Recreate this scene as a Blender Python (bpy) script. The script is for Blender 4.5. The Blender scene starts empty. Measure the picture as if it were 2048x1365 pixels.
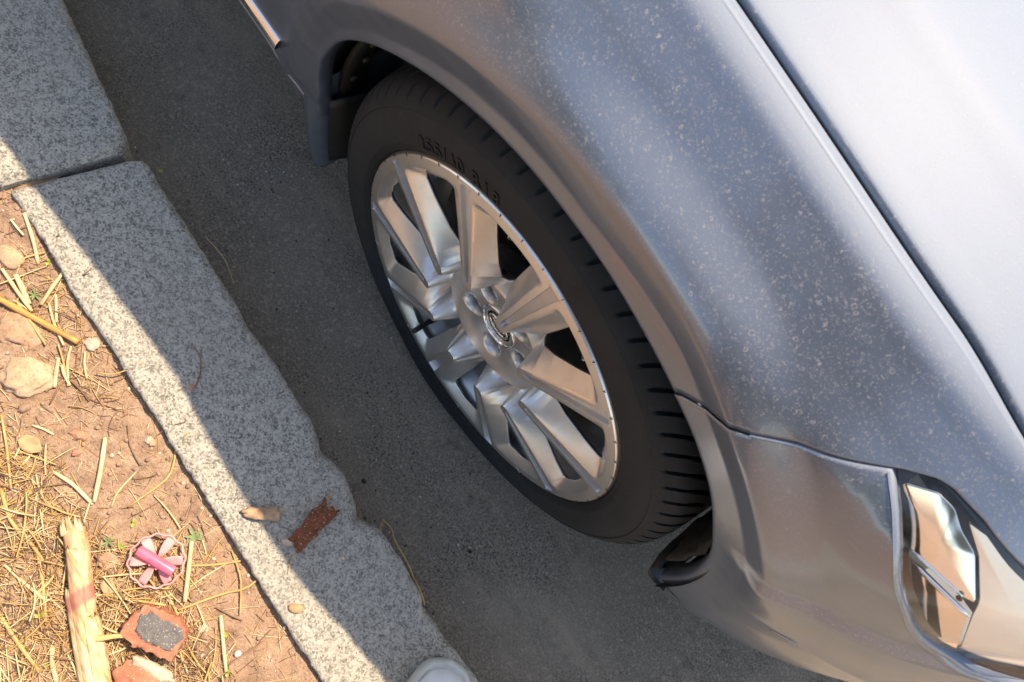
import bpy, math, random
import numpy as np
from mathutils import Vector, Matrix, noise as mnoise

# ------------------------------------------------------------------ camera, sky, sun, exposure
scene = bpy.context.scene
COL = scene.collection
random.seed(11)
RNG = np.random.default_rng(11)

CAM_POS = (0.0557, -0.3404, 1.2022)
AZ, PIT, ROLL = 1.65140, 1.16741, 0.91679
def camera_axes():
    f = Vector((math.cos(PIT) * math.cos(AZ), math.cos(PIT) * math.sin(AZ), -math.sin(PIT)))
    r = f.cross(Vector((0, 0, 1))).normalized()
    u = r.cross(f)
    c, s = math.cos(ROLL), math.sin(ROLL)
    return c * r + s * u, -s * r + c * u, f
cam_data = bpy.data.cameras.new('camera')
cam = bpy.data.objects.new('camera', cam_data)
COL.objects.link(cam)
_r, _u, _f = camera_axes()
cam.matrix_world = Matrix(((_r.x, _u.x, -_f.x, CAM_POS[0]), (_r.y, _u.y, -_f.y, CAM_POS[1]),
                           (_r.z, _u.z, -_f.z, CAM_POS[2]), (0, 0, 0, 1)))
cam_data.sensor_width = 36.0
cam_data.lens = 1500.0 / 2048.0 * 36.0
cam_data.clip_start = 0.01
cam_data.clip_end = 400.0
cam_data.dof.use_dof = True
cam_data.dof.focus_distance = 0.97
cam_data.dof.aperture_fstop = 11.0
scene.camera = cam

SUN_EL = math.radians(63.0)
world = bpy.data.worlds.new('World')
scene.world = world
world.use_nodes = True
wn, wl = world.node_tree.nodes, world.node_tree.links
wn.clear()
sky = wn.new('ShaderNodeTexSky')
sky.sky_type = 'NISHITA'
sky.sun_disc = False
sky.sun_elevation = SUN_EL
sky.sun_rotation = math.radians(0.0)
sky.air_density = 1.0
sky.dust_density = 1.0
sky.ozone_density = 1.0
bg = wn.new('ShaderNodeBackground')
bg.inputs['Strength'].default_value = 0.15
wo = wn.new('ShaderNodeOutputWorld')
wl.new(sky.outputs[0], bg.inputs[0])
wl.new(bg.outputs[0], wo.inputs[0])

sun_data = bpy.data.lights.new('sun', 'SUN')
sun_data.energy = 3.3
sun_data.angle = math.radians(0.6)
sun_data.color = (1.0, 0.87, 0.715)
sun = bpy.data.objects.new('sun', sun_data)
sun.rotation_euler = (-(math.pi / 2 - SUN_EL), 0, 0)
sun.location = (0, 3, 6)
COL.objects.link(sun)

scene.view_settings.view_transform = 'Standard'
scene.view_settings.look = 'None'
scene.view_settings.exposure = 1.28
scene.view_settings.use_white_balance = True          # camera balanced for open shade
scene.view_settings.white_balance_temperature = 7800
scene.view_settings.gamma = 1.0
scene.view_settings.use_curve_mapping = False

# ------------------------------------------------------------------ helpers
WLOC = {}
def link(o, parent=None):
    COL.objects.link(o)
    if parent is not None:
        o.parent = parent
        t = WLOC.get(parent.name, Vector((0, 0, 0)))
        o.matrix_parent_inverse = Matrix.Translation(-t)
    return o
def tag(o, label=None, cat=None, group=None, kind=None):
    if label: o['label'] = label
    if cat: o['category'] = cat
    if group: o['group'] = group
    if kind: o['kind'] = kind
    return o
def empty(name, loc, label=None, cat=None, group=None, parent=None):
    o = bpy.data.objects.new(name, None)
    o.empty_display_size = 0.05
    link(o, parent)
    o.location = loc
    WLOC[o.name] = Vector(loc)
    return tag(o, label, cat, group)
def mesh_obj(name, V, F, mats, parent=None, smooth=True, midx=None):
    me = bpy.data.meshes.new(name)
    V = np.asarray(V, dtype=float)
    me.from_pydata([tuple(v) for v in V], [], [tuple(int(i) for i in f) for f in F])
    if not isinstance(mats, (list, tuple)): mats = [mats]
    for m in mats: me.materials.append(m)
    if midx is not None: me.polygons.foreach_set('material_index', np.asarray(midx, dtype=np.int32))
    me.polygons.foreach_set('use_smooth', np.full(len(me.polygons), smooth, dtype=bool))
    me.update()
    o = bpy.data.objects.new(name, me)
    return link(o, parent)
def grid_faces(m, n, closed=False, off=0):
    """m rows x n columns of vertices, row-major; closed joins the last column to the first."""
    i = np.arange(m - 1)[:, None]
    j = np.arange(n if closed else n - 1)[None, :]
    j2 = (j + 1) % n
    a = i * n + j; b = i * n + j2; c = (i + 1) * n + j2; d = (i + 1) * n + j
    return (np.stack([a, b, c, d], -1).reshape(-1, 4) + off)
def solid(o, t=0.0012, offset=-1.0):
    md = o.modifiers.new('thickness', 'SOLIDIFY')
    md.thickness = t; md.offset = offset
    return o
def autosmooth(o, deg=35):
    """Sharp edges where faces meet at more than deg."""
    me = o.data
    import bmesh
    bm = bmesh.new(); bm.from_mesh(me)
    lim = math.radians(deg)
    for e in bm.edges:
        if len(e.link_faces) == 2 and e.calc_face_angle(0) > lim: e.smooth = False
    bm.to_mesh(me); bm.free()
    return o
def pchip(xk, yk, x):
    xk = np.asarray(xk, float); yk = np.asarray(yk, float); x = np.asarray(x, float)
    h = np.diff(xk); d = np.diff(yk) / h; m = np.zeros(len(xk))
    for i in range(1, len(xk) - 1):
        if d[i - 1] * d[i] > 0:
            w1 = 2 * h[i] + h[i - 1]; w2 = h[i] + 2 * h[i - 1]
            m[i] = (w1 + w2) / (w1 / d[i - 1] + w2 / d[i])
    m[0] = d[0]; m[-1] = d[-1]
    i = np.clip(np.searchsorted(xk, x) - 1, 0, len(h) - 1)
    t = np.clip((x - xk[i]) / h[i], 0, 1)
    return (yk[i] * (1 + 2 * t) * (1 - t) ** 2 + h[i] * m[i] * t * (1 - t) ** 2
            + yk[i + 1] * t * t * (3 - 2 * t) + h[i] * m[i + 1] * t * t * (t - 1))
def sstep(a, b, x):
    t = np.clip((np.asarray(x, float) - a) / (b - a), 0, 1)
    return t * t * (3 - 2 * t)
def polyline(P, n):
    """n points evenly along a polyline."""
    P = np.asarray(P, float)
    L = np.concatenate([[0], np.cumsum(np.linalg.norm(np.diff(P, axis=0), axis=1))])
    t = np.linspace(0, L[-1], n)
    return np.stack([np.interp(t, L, P[:, k]) for k in range(P.shape[1])], -1)
def spline(P, n):
    """n points along a smooth curve through P."""
    P = np.asarray(P, float)
    L = np.concatenate([[0], np.cumsum(np.linalg.norm(np.diff(P, axis=0), axis=1))])
    t = np.linspace(0, L[-1], n)
    return np.stack([pchip(L, P[:, k], t) for k in range(P.shape[1])], -1)
def tube_data(P, R, n=8, flat=1.0, up=(0, 0, 1), caps=True):
    """Tube round the polyline P with radius R (number or array); flat scales it along up."""
    P = np.asarray(P, float); m = len(P)
    R = np.broadcast_to(np.asarray(R, float), (m,))
    T = np.gradient(P, axis=0); T /= np.linalg.norm(T, axis=1)[:, None] + 1e-12
    U = np.asarray(up, float)
    A = np.cross(T, U); ln = np.linalg.norm(A, axis=1)[:, None]
    A = np.where(ln < 1e-4, np.array([[1.0, 0, 0]]), A / (ln + 1e-12))
    B = np.cross(A, T)
    a = np.linspace(0, 2 * math.pi, n, endpoint=False)
    V = (P[:, None, :] + R[:, None, None] * (np.cos(a)[None, :, None] * A[:, None, :] + flat * np.sin(a)[None, :, None] * B[:, None, :])).reshape(-1, 3)
    F = [tuple(f) for f in grid_faces(m, n, True)]
    if caps:
        F.append(tuple(range(n - 1, -1, -1))); F.append(tuple((m - 1) * n + k for k in range(n)))
    return V, F
class MB:
    def __init__(self): self.V = []; self.F = []; self.M = []
    def add(self, V, F, mi=0):
        o = len(self.V)
        self.V.extend([tuple(v) for v in V]); self.F.extend([tuple(int(i) + o for i in f) for f in F]); self.M.extend([mi] * len(F))
        return self
    def build(self, name, mats, parent=None, smooth=True): return mesh_obj(name, self.V, self.F, mats, parent, smooth, self.M)
def box_data(c, h, rot=None):
    c = np.asarray(c, float); h = np.asarray(h, float)
    S = np.array([(-1, -1, -1), (1, -1, -1), (1, 1, -1), (-1, 1, -1), (-1, -1, 1), (1, -1, 1), (1, 1, 1), (-1, 1, 1)], float) * h
    if rot is not None: S = S @ np.asarray(rot, float).T
    return S + c, [(3, 2, 1, 0), (4, 5, 6, 7), (0, 1, 5, 4), (1, 2, 6, 5), (2, 3, 7, 6), (3, 0, 4, 7)]
def lathe_y(prof, n, c=(0, 0, 0), a0=0.0, a1=None):
    """Revolve (r, y) about the y axis through c; a0..a1 in degrees for part of a turn."""
    prof = np.asarray(prof, float); m = len(prof)
    closed = a1 is None
    a = np.linspace(0, 2 * math.pi, n, endpoint=False) if closed else np.radians(np.linspace(a0, a1, n))
    V = np.stack([c[0] + prof[:, 0:1] * np.cos(a), c[1] + prof[:, 1:2] + 0 * a, c[2] + prof[:, 0:1] * np.sin(a)], -1).reshape(-1, 3)
    return V, grid_faces(m, n, closed)
def rock_data(size, seed, sub=3, rough=0.18, flat=None, freq=1.6):
    import bmesh
    bm = bmesh.new(); bmesh.ops.create_icosphere(bm, subdivisions=sub, radius=1.0)
    off = Vector((seed * 3.7, seed * 1.3, seed * 5.1))
    V = []
    for v in bm.verts:
        p = v.co.normalized()
        d = 1 + rough * (mnoise.noise(p * freq + off) + 0.5 * mnoise.noise(p * freq * 2.3 + off))
        V.append((p.x * size[0] * d, p.y * size[1] * d, p.z * size[2] * d))
    F = [tuple(v.index for v in f.verts) for f in bm.faces]
    bm.free()
    return np.array(V), F
def rotz(V, a):
    c, s = math.cos(a), math.sin(a)
    V = np.asarray(V, float)
    return np.stack([c * V[:, 0] - s * V[:, 1], s * V[:, 0] + c * V[:, 1], V[:, 2]], -1)
def nz(x, y, s=0.0): return mnoise.noise(Vector((x, y, s)))

# ------------------------------------------------------------------ materials
class Mat:
    """Small wrapper round a node tree."""
    def __init__(self, name):
        self.m = bpy.data.materials.new(name); self.m.use_nodes = True
        self.nt = self.m.node_tree; self.n = self.nt.nodes; self.l = self.nt.links
        self.n.clear()
        self.out = self.n.new('ShaderNodeOutputMaterial')
        self.b = self.n.new('ShaderNodeBsdfPrincipled')
        self.l.new(self.b.outputs[0], self.out.inputs[0])
        self.tc = self.n.new('ShaderNodeTexCoord')
        self.co = self.tc.outputs['Object']
    def set(self, **kw):
        names = dict(color='Base Color', metal='Metallic', rough='Roughness', coat='Coat Weight', coat_rough='Coat Roughness',
                     spec='Specular IOR Level', trans='Transmission Weight', ior='IOR', aniso='Anisotropic', sub='Subsurface Weight', alpha='Alpha')
        for k, v in kw.items():
            s = self.b.inputs[names[k]]
            if hasattr(v, 'is_output'): self.l.new(v, s)
            elif k == 'color': s.default_value = (*v, 1)
            else: s.default_value = v
        return self
    def _in(self, node, key, v):
        if hasattr(v, 'is_output'): self.l.new(v, node.inputs[key])
        else: node.inputs[key].default_value = v
    def map(self, scale=(1, 1, 1), rot=(0, 0, 0), src=None):
        nd = self.n.new('ShaderNodeMapping')
        self.l.new(src or self.co, nd.inputs[0])
        nd.inputs['Scale'].default_value = scale; nd.inputs['Rotation'].default_value = rot
        return nd.outputs[0]
    def noise(self, scale, detail=4, rough=0.55, dist=0.0, co=None, out=0):
        nd = self.n.new('ShaderNodeTexNoise')
        self.l.new(co or self.co, nd.inputs['Vector'])
        nd.inputs['Scale'].default_value = scale; nd.inputs['Detail'].default_value = detail
        nd.inputs['Roughness'].default_value = rough; nd.inputs['Distortion'].default_value = dist
        return nd.outputs[out]
    def voro(self, scale, feature='F1', co=None, out='Distance', rand=1.0):
        nd = self.n.new('ShaderNodeTexVoronoi'); nd.feature = feature
        self.l.new(co or self.co, nd.inputs['Vector'])
        nd.inputs['Scale'].default_value = scale; nd.inputs['Randomness'].default_value = rand
        return nd.outputs[out]
    def ramp(self, f, stops, interp='LINEAR'):
        nd = self.n.new('ShaderNodeValToRGB'); cr = nd.color_ramp; cr.interpolation = interp
        while len(cr.elements) < len(stops): cr.elements.new(0.5)
        for e, (p, c) in zip(cr.elements, stops):
            e.position = p
            if not isinstance(c, (tuple, list)): c = (c, c, c)
            e.color = (*c, 1)
        self.l.new(f, nd.inputs[0])
        return nd.outputs[0]
    def math(self, op, a, b=0.0, clamp=False):
        nd = self.n.new('ShaderNodeMath'); nd.operation = op; nd.use_clamp = clamp
        self._in(nd, 0, a); self._in(nd, 1, b)
        return nd.outputs[0]
    def mix(self, f, a, b, blend='MIX'):
        nd = self.n.new('ShaderNodeMix'); nd.data_type = 'RGBA'; nd.blend_type = blend
        ins = [s for s in nd.inputs if s.enabled or True]
        self._in(nd, 0, f)
        for idx, v in ((6, a), (7, b)):
            if hasattr(v, 'is_output'): self.l.new(v, nd.inputs[idx])
            else: nd.inputs[idx].default_value = (*v, 1)
        return nd.outputs[2]
    def vadd(self, a, b, s):
        m = self.n.new('ShaderNodeVectorMath'); m.operation = 'MULTIPLY_ADD'
        self.l.new(b, m.inputs[0]); m.inputs[1].default_value = (s, s, s); self.l.new(a, m.inputs[2])
        return m.outputs[0]
    def sep(self, v):
        nd = self.n.new('ShaderNodeSeparateXYZ'); self.l.new(v, nd.inputs[0]); return nd.outputs
    def normal_z(self):
        g = self.n.new('ShaderNodeNewGeometry'); return self.sep(g.outputs['Normal'])[2]
    def bump(self, h, strength=0.3, dist=0.002, after=None):
        nd = self.n.new('ShaderNodeBump'); nd.inputs['Strength'].default_value = strength; nd.inputs['Distance'].default_value = dist
        self.l.new(h, nd.inputs['Height'])
        if after is not None: self.l.new(after, nd.inputs['Normal'])
        self.l.new(nd.outputs[0], self.b.inputs['Normal'])
        return nd.outputs[0]

def plain(name, color, rough=0.5, metal=0.0, var=0.12, scale=60, **kw):
    k = Mat(name)
    n = k.noise(scale, 5)
    c0 = tuple(max(0, c * (1 - var)) for c in color); c1 = tuple(min(1, c * (1 + var)) for c in color)
    k.set(color=k.ramp(n, [(0.3, c0), (0.7, c1)]), rough=rough, metal=metal, **kw)
    return k.m

def m_paint():
    k = Mat('grey_metallic_paint')
    up = k.normal_z()
    # dried rain drops on the panels that face up: broken rings of silt, each in its own place and size
    w1 = k.noise(190, 3, out=1)
    def rings(scale, keep, width):
        co = k.vadd(k.co, w1, 0.9 / scale)
        d = k.voro(scale, 'F1', co)
        c = k.n.new('ShaderNodeSeparateColor'); k.l.new(k.voro(scale, 'F1', co, out='Color'), c.inputs[0])
        r0 = k.math('ADD', k.math('MULTIPLY', c.outputs[1], 0.26), 0.10)
        off = k.math('ABSOLUTE', k.math('SUBTRACT', d, r0))
        ring = k.ramp(off, [(0.0, 1.0), (width * .5, 0.8), (width, 0.0)])
        on = k.ramp(c.outputs[0], [(keep, 0.0), (keep + .02, 1.0)])
        arc = k.ramp(k.noise(scale * 1.7, 2), [(0.46, 0.0), (0.58, 1.0)])
        return k.math('MULTIPLY', k.math('MULTIPLY', ring, on), arc)
    drops = rings(165, 0.58, 0.09)
    rim2 = k.math('MULTIPLY', k.math('MAXIMUM', rings(310, 0.35, 0.16), rings(560, 0.45, 0.22)), 0.75)
    fine = k.ramp(k.noise(1400, 2), [(0.35, 0.0), (0.75, 1.0)])
    broad = k.ramp(k.noise(9, 4), [(0.3, 0.75), (0.7, 1.0)])
    lift = k.ramp(up, [(0.05, 0.0), (0.45, 1.0)])
    d_up = k.math('ADD', k.math('MULTIPLY', k.math('MAXIMUM', drops, rim2), 0.38), k.math('MULTIPLY', fine, 0.10))
    d_up = k.math('MULTIPLY', k.math('ADD', d_up, 0.22), broad)
    # the nearly level panels (bonnet) get less dust, metal and coat, to tone down the sun's glare
    lvl = k.ramp(up, [(0.72, 0.0), (0.90, 1.0)])
    d_up = k.math('ADD', k.math('MULTIPLY', d_up, k.math('SUBTRACT', 1.0, k.math('MULTIPLY', lvl, 0.80))), k.math('MULTIPLY', lvl, 0.05))
    # road film with drag streaks on the flanks
    st = k.noise(26, 6, 0.7, co=k.map((0.45, 1.0, 2.6), (0, 0.55, 0)))
    film = k.ramp(st, [(0.35, 0.05), (0.75, 0.17)])
    scr = k.ramp(k.noise(55, 4, 0.8, co=k.map((0.25, 1, 4.0), (0, 0.75, 0))), [(0.62, 0.0), (0.72, 0.22)])
    d_side = k.math('ADD', k.math('ADD', film, scr), k.math('MULTIPLY', fine, 0.05))
    dm = k.n.new('ShaderNodeMix'); dm.data_type = 'FLOAT'
    k.l.new(lift, dm.inputs[0]); k.l.new(d_side, dm.inputs[2]); k.l.new(d_up, dm.inputs[3])
    dust = dm.outputs[0]
    flake = k.ramp(k.noise(4500, 1), [(0.3, (0.112, 0.150, 0.218)), (0.7, (0.163, 0.210, 0.292))])
    film_c = k.mix(k.math('MULTIPLY', k.math('MAXIMUM', drops, rim2), lift), (0.43, 0.445, 0.465), (0.62, 0.53, 0.43))
    k.set(color=k.mix(dust, flake, film_c))
    k.set(metal=k.math('MULTIPLY', k.math('SUBTRACT', 1.0, dust), k.math('SUBTRACT', 0.80, k.math('MULTIPLY', lvl, 0.42)), True),
          rough=k.math('ADD', k.math('ADD', k.math('MULTIPLY', dust, 0.5), 0.22), k.ramp(up, [(0.15, 0.12), (0.45, 0.0), (0.74, 0.0), (0.90, 0.40)])),
          coat=k.math('MULTIPLY', k.math('SUBTRACT', 1.0, k.math('MULTIPLY', dust, 0.85), True), k.ramp(up, [(0.74, 1.0), (0.90, 0.12)])),
          coat_rough=k.math('ADD', k.math('MULTIPLY', dust, 0.22), k.ramp(up, [(0.15, 0.13), (0.45, 0.05), (0.74, 0.05), (0.90, 0.40)])))
    k.bump(k.math('MAXIMUM', drops, rim2), 0.12, 0.0006)
    return k.m

def m_granite():
    k = Mat('kerb_granite')
    # crystals: pale feldspar, grey quartz and dark mica, gathered in loose clusters
    cl = k.noise(75, 4, 0.7)
    g1 = k.n.new('ShaderNodeSeparateColor'); k.l.new(k.voro(420, out='Color'), g1.inputs[0])
    g2 = k.n.new('ShaderNodeSeparateColor'); k.l.new(k.voro(900, out='Color'), g2.inputs[0])
    big = k.noise(6, 3)
    sp = k.math('ADD', k.math('ADD', k.math('MULTIPLY', g1.outputs[0], 0.42), k.math('MULTIPLY', cl, 0.75)), k.math('MULTIPLY', g2.outputs[0], 0.16))
    c = k.ramp(sp, [(0.40, (0.118, 0.116, 0.102)), (0.52, (0.203, 0.196, 0.174)), (0.62, (0.307, 0.292, 0.256)), (0.76, (0.402, 0.375, 0.329)), (0.95, (0.491, 0.454, 0.395))])
    c = k.mix(k.ramp(big, [(0.35, 0.0), (0.75, 0.30)]), c, (0.302, 0.258, 0.217))
    c = k.mix(k.ramp(k.noise(16, 6, 0.7), [(0.60, 0.0), (0.75, 0.35)]), c, (0.189, 0.168, 0.147))
    k.set(color=c, rough=0.82, spec=0.35)
    k.bump(k.math('ADD', sp, k.math('MULTIPLY', k.noise(60, 5, 0.7), 1.2)), 0.6, 0.0024)
    return k.m

def m_asphalt():
    k = Mat('road_asphalt')
    a = k.noise(300, 4, 0.75)
    v = k.voro(230); v2 = k.voro(230, out='Color')
    big = k.noise(3.5, 6, 0.6)
    c = k.ramp(a, [(0.30, (0.118, 0.099, 0.081)), (0.50, (0.215, 0.182, 0.148)), (0.68, (0.347, 0.295, 0.236))])
    stone = k.n.new('ShaderNodeSeparateColor'); k.l.new(v2, stone.inputs[0])
    c = k.mix(k.ramp(stone.outputs[0], [(0.72, 0.0), (0.95, 0.55)]), c, (0.416, 0.356, 0.284))
    c = k.mix(k.ramp(big, [(0.35, 0.0), (0.7, 0.65)]), c, (0.263, 0.220, 0.173))
    pits = k.ramp(v, [(0.0, 0.0), (0.35, 1.0)])
    rgh = k.ramp(k.noise(5.0, 5, 0.65), [(0.40, 0.0), (0.6, 1.0)])
    c = k.mix(k.math('MULTIPLY', rgh, k.ramp(k.noise(260, 4, 0.75), [(0.50, 0.0), (0.58, 0.85)])), c, (0.062, 0.053, 0.043))
    # smeared dust and tyre marks along the gutter
    sm = k.noise(9, 6, 0.7, co=k.map((0.35, 1.4, 1), (0, 0, 0.15)))
    c = k.mix(k.ramp(sm, [(0.50, 0.0), (0.72, 0.5)]), c, (0.374, 0.302, 0.226))
    c = k.mix(k.ramp(k.noise(14, 5, 0.7), [(0.58, 0.0), (0.70, 0.55)]), c, (0.084, 0.072, 0.059))
    k.set(color=c, rough=0.92, spec=0.2)
    k.bump(k.math('ADD', pits, k.math('MULTIPLY', a, 1.8)), 0.8, 0.003)
    return k.m

def m_soil():
    k = Mat('dry_soil')
    a = k.noise(38, 8, 0.7)
    b = k.noise(260, 4, 0.7)
    big = k.noise(5, 4)
    c = k.ramp(a, [(0.30, (0.175, 0.112, 0.078)), (0.48, (0.345, 0.232, 0.165)), (0.70, (0.48, 0.342, 0.250))])
    c = k.mix(k.ramp(b, [(0.50, 0.0), (0.62, 0.5)]), c, (0.17, 0.10, 0.065))
    c = k.mix(k.ramp(big, [(0.4, 0.0), (0.7, 0.4)]), c, (0.42, 0.26, 0.17))
    k.set(color=c, rough=0.95, spec=0.15)
    k.bump(k.math('ADD', a, k.math('MULTIPLY', b, 0.6)), 0.9, 0.006)
    return k.m

def m_tyre():
    k = Mat('tyre_rubber')
    n = k.noise(24, 6, 0.65)
    c = k.ramp(n, [(0.3, (0.0062, 0.0085, 0.0105)), (0.75, (0.0120, 0.0155, 0.0185))])
    x, y, z = k.sep(k.map(src=k.co))
    rr = k.math('SQRT', k.math('ADD', k.math('POWER', x, 2.0), k.math('POWER', k.math('SUBTRACT', z, 0.318), 2.0)))
    wall = k.math('MULTIPLY', k.ramp(k.math('MULTIPLY', k.math('SUBTRACT', rr, 0.25), 10.0), [(0.04, 0.0), (0.10, 1.0), (0.46, 1.0), (0.56, 0.3), (1.0, 0.6)]), k.ramp(n, [(0.3, 0.25), (0.7, 0.65)]))
    c = k.mix(wall, c, (0.022, 0.026, 0.0295))
    c = k.mix(k.ramp(k.noise(90, 5, 0.7), [(0.58, 0.0), (0.8, 0.40)]), c, (0.050, 0.055, 0.058))
    k.set(color=c, rough=0.72, spec=0.35)
    k.bump(k.noise(500, 3), 0.15, 0.0006)
    return k.m

def m_wheel_paint():
    k = Mat('silver_wheel_paint')
    n = k.noise(20, 5, 0.6)
    c = k.ramp(n, [(0.3, (0.58, 0.58, 0.58)), (0.7, (0.70, 0.695, 0.69))])
    dirt = k.ramp(k.noise(45, 6, 0.7), [(0.55, 0.0), (0.78, 0.25)])
    c = k.mix(dirt, c, (0.22, 0.16, 0.12))
    k.set(color=c, metal=k.math('SUBTRACT', 0.84, k.math('MULTIPLY', dirt, 0.7)), rough=k.math('ADD', k.math('MULTIPLY', dirt, 0.5), 0.35), coat=0.25, coat_rough=0.15)
    return k.m

def m_machined():
    k = Mat('machined_alloy')
    # turning marks: fine rings round the axle
    x, y, z = k.sep(k.map(src=k.co))
    rr = k.math('SQRT', k.math('ADD', k.math('POWER', x, 2.0), k.math('POWER', k.math('SUBTRACT', z, 0.318), 2.0)))
    cmb = k.n.new('ShaderNodeCombineXYZ'); k.l.new(rr, cmb.inputs[0])
    ring = k.noise(2600, 2, co=cmb.outputs[0])
    k.set(color=k.ramp(k.noise(30, 5), [(0.3, (0.86, 0.84, 0.81)), (0.7, (0.93, 0.91, 0.88))]), metal=1.0,
          rough=k.ramp(ring, [(0.3, 0.28), (0.7, 0.40)]))
    k.bump(ring, 0.05, 0.0002)
    return k.m

def m_straw(name, c0, c1, c2):
    k = Mat(name)
    oi = k.n.new('ShaderNodeObjectInfo')
    n = k.noise(30, 3)
    st = k.noise(900, 2, co=k.map((1, 1, 1)))
    c = k.ramp(n, [(0.3, c0), (0.5, c1), (0.7, c2)])
    c = k.mix(k.ramp(st, [(0.5, 0.0), (0.7, 0.3)]), c, tuple(x * 0.55 for x in c0))
    k.set(color=c, rough=0.6, spec=0.35)
    return k.m

def m_lens():
    k = Mat('clear_headlight_lens')
    k.n.remove(k.b)
    tr = k.n.new('ShaderNodeBsdfTransparent'); tr.inputs[0].default_value = (0.93, 0.93, 0.94, 1)
    gl = k.n.new('ShaderNodeBsdfGlossy'); gl.inputs['Roughness'].default_value = 0.02
    fr = k.n.new('ShaderNodeFresnel'); fr.inputs['IOR'].default_value = 1.5
    df = k.n.new('ShaderNodeBsdfDiffuse'); df.inputs[0].default_value = (0.6, 0.56, 0.5, 1)
    m1 = k.n.new('ShaderNodeMixShader'); m2 = k.n.new('ShaderNodeMixShader')
    geo = k.n.new('ShaderNodeNewGeometry')                 # the inner face of the thin shell does not trap light
    k.l.new(k.math('MULTIPLY', fr.outputs[0], k.math('SUBTRACT', 1.0, geo.outputs['Backfacing'])), m1.inputs[0]); k.l.new(tr.outputs[0], m1.inputs[1]); k.l.new(gl.outputs[0], m1.inputs[2])
    k.l.new(k.ramp(k.noise(60, 4), [(0.4, 0.01), (0.7, 0.06)]), m2.inputs[0])
    k.l.new(m1.outputs[0], m2.inputs[1]); k.l.new(df.outputs[0], m2.inputs[2])
    k.l.new(m2.outputs[0], k.out.inputs[0])
    return k.m

def m_brick():
    k = Mat('broken_brick')
    n = k.noise(60, 6, 0.7)
    c = k.ramp(n, [(0.3, (0.34, 0.12, 0.075)), (0.6, (0.47, 0.19, 0.12)), (0.8, (0.56, 0.32, 0.23))])
    sp = k.ramp(k.voro(190), [(0.10, 1.0), (0.2, 0.0)])
    c = k.mix(k.math('MULTIPLY', sp, 0.6), c, (0.60, 0.52, 0.44))
    k.set(color=c, rough=0.92, spec=0.2)
    k.bump(n, 0.7, 0.003)
    return k.m

def m_rust():
    k = Mat('rusty_flake')
    n = k.noise(70, 6, 0.7)
    c = k.ramp(n, [(0.3, (0.09, 0.035, 0.02)), (0.6, (0.23, 0.075, 0.035)), (0.8, (0.34, 0.14, 0.07))])
    sp = k.ramp(k.noise(420, 2), [(0.63, 0.0), (0.68, 0.7)])
    c = k.mix(sp, c, (0.55, 0.45, 0.38))
    k.set(color=c, rough=0.9, spec=0.2)
    k.bump(n, 0.7, 0.002)
    return k.m

M = dict(
    paint=m_paint(), granite=m_granite(), asphalt=m_asphalt(), soil=m_soil(), tyre=m_tyre(), wheel=m_wheel_paint(), machined=m_machined(),
    straw=m_straw('pale_straw', (0.50, 0.36, 0.19), (0.62, 0.47, 0.27), (0.70, 0.57, 0.37)),
    straw_gold=m_straw('golden_straw', (0.42, 0.25, 0.09), (0.52, 0.33, 0.13), (0.60, 0.42, 0.19)),
    straw_brown=m_straw('brown_straw', (0.12, 0.07, 0.045), (0.20, 0.115, 0.07), (0.30, 0.18, 0.11)),
    lens=m_lens(), brick=m_brick(), rust=m_rust(),
    black=plain('black_plastic', (0.012, 0.012, 0.011), 0.55, scale=40, var=0.3),
    liner=plain('wheel_liner_plastic', (0.022, 0.022, 0.018), 0.7, scale=30, var=0.4),
    dark=plain('dark_cavity', (0.006, 0.006, 0.006), 0.9),  # near-black, stands in for the shade inside car and wheel
    gloss_black=plain('gloss_black_trim', (0.008, 0.008, 0.009), 0.12, scale=20),
    chrome=plain('chrome', (0.86, 0.85, 0.83), 0.06, 1.0, 0.03, 20),
    reflector=plain('headlight_reflector', (0.95, 0.93, 0.90), 0.13, 1.0, 0.02, 12),
    diffuser=plain('frosted_lamp_diffuser', (0.93, 0.91, 0.88), 0.34, 0.85, 0.03, 15),
    steel=plain('brake_steel', (0.07, 0.06, 0.055), 0.5, 0.6, 0.25, 70),
    nut=plain('lug_nut_steel', (0.20, 0.135, 0.10), 0.42, 0.7, 0.4, 160),
    letter=plain('sidewall_letters', (0.005, 0.005, 0.005), 0.5),
    glass=plain('tinted_glass', (0.01, 0.012, 0.012), 0.03, 0.0),
    felt=plain('felt_lining', (0.05, 0.05, 0.047), 0.98, scale=500, var=0.7),
)

# ------------------------------------------------------------------ the setting: road, verge, kerb
ZK = 0.12                                    # kerb top above the road
def axis(dense0, dense1, step, far):
    a = list(np.arange(dense0, dense1 + 1e-9, step))
    lo, hi, s = dense0, dense1, step
    L, H = [], []
    while lo > -far or hi < far:
        s *= 1.45
        if lo > -far: lo = max(-far, lo - s); L.append(lo)
        if hi < far: hi = min(far, hi + s); H.append(hi)
    return np.array(L[::-1] + a + H)
def sheet(name, xs, ys, hf, mat, kind='structure'):
    X, Y = np.meshgrid(xs, ys)
    Z = np.array([hf(x, y) for x, y in zip(X.ravel(), Y.ravel())])
    o = mesh_obj(name, np.stack([X.ravel(), Y.ravel(), Z], -1), grid_faces(len(ys), len(xs)), mat)
    return tag(o, kind=kind)

def road_h(x, y):
    if abs(x) > 1.4 or y > 1.2: return 0.0
    return 0.0012 * nz(x * 9, y * 9) + 0.0008 * nz(x * 60, y * 60)
road_ys = np.concatenate([[-0.40], np.arange(-0.34, 0.8, 0.014), [1.0, 1.4, 2.0, 3.0, 5.0, 9.0, 16, 30, 60, 120]])
road = sheet('road', axis(-1.1, 0.95, 0.014, 120), road_ys, road_h, M['asphalt'])

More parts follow.
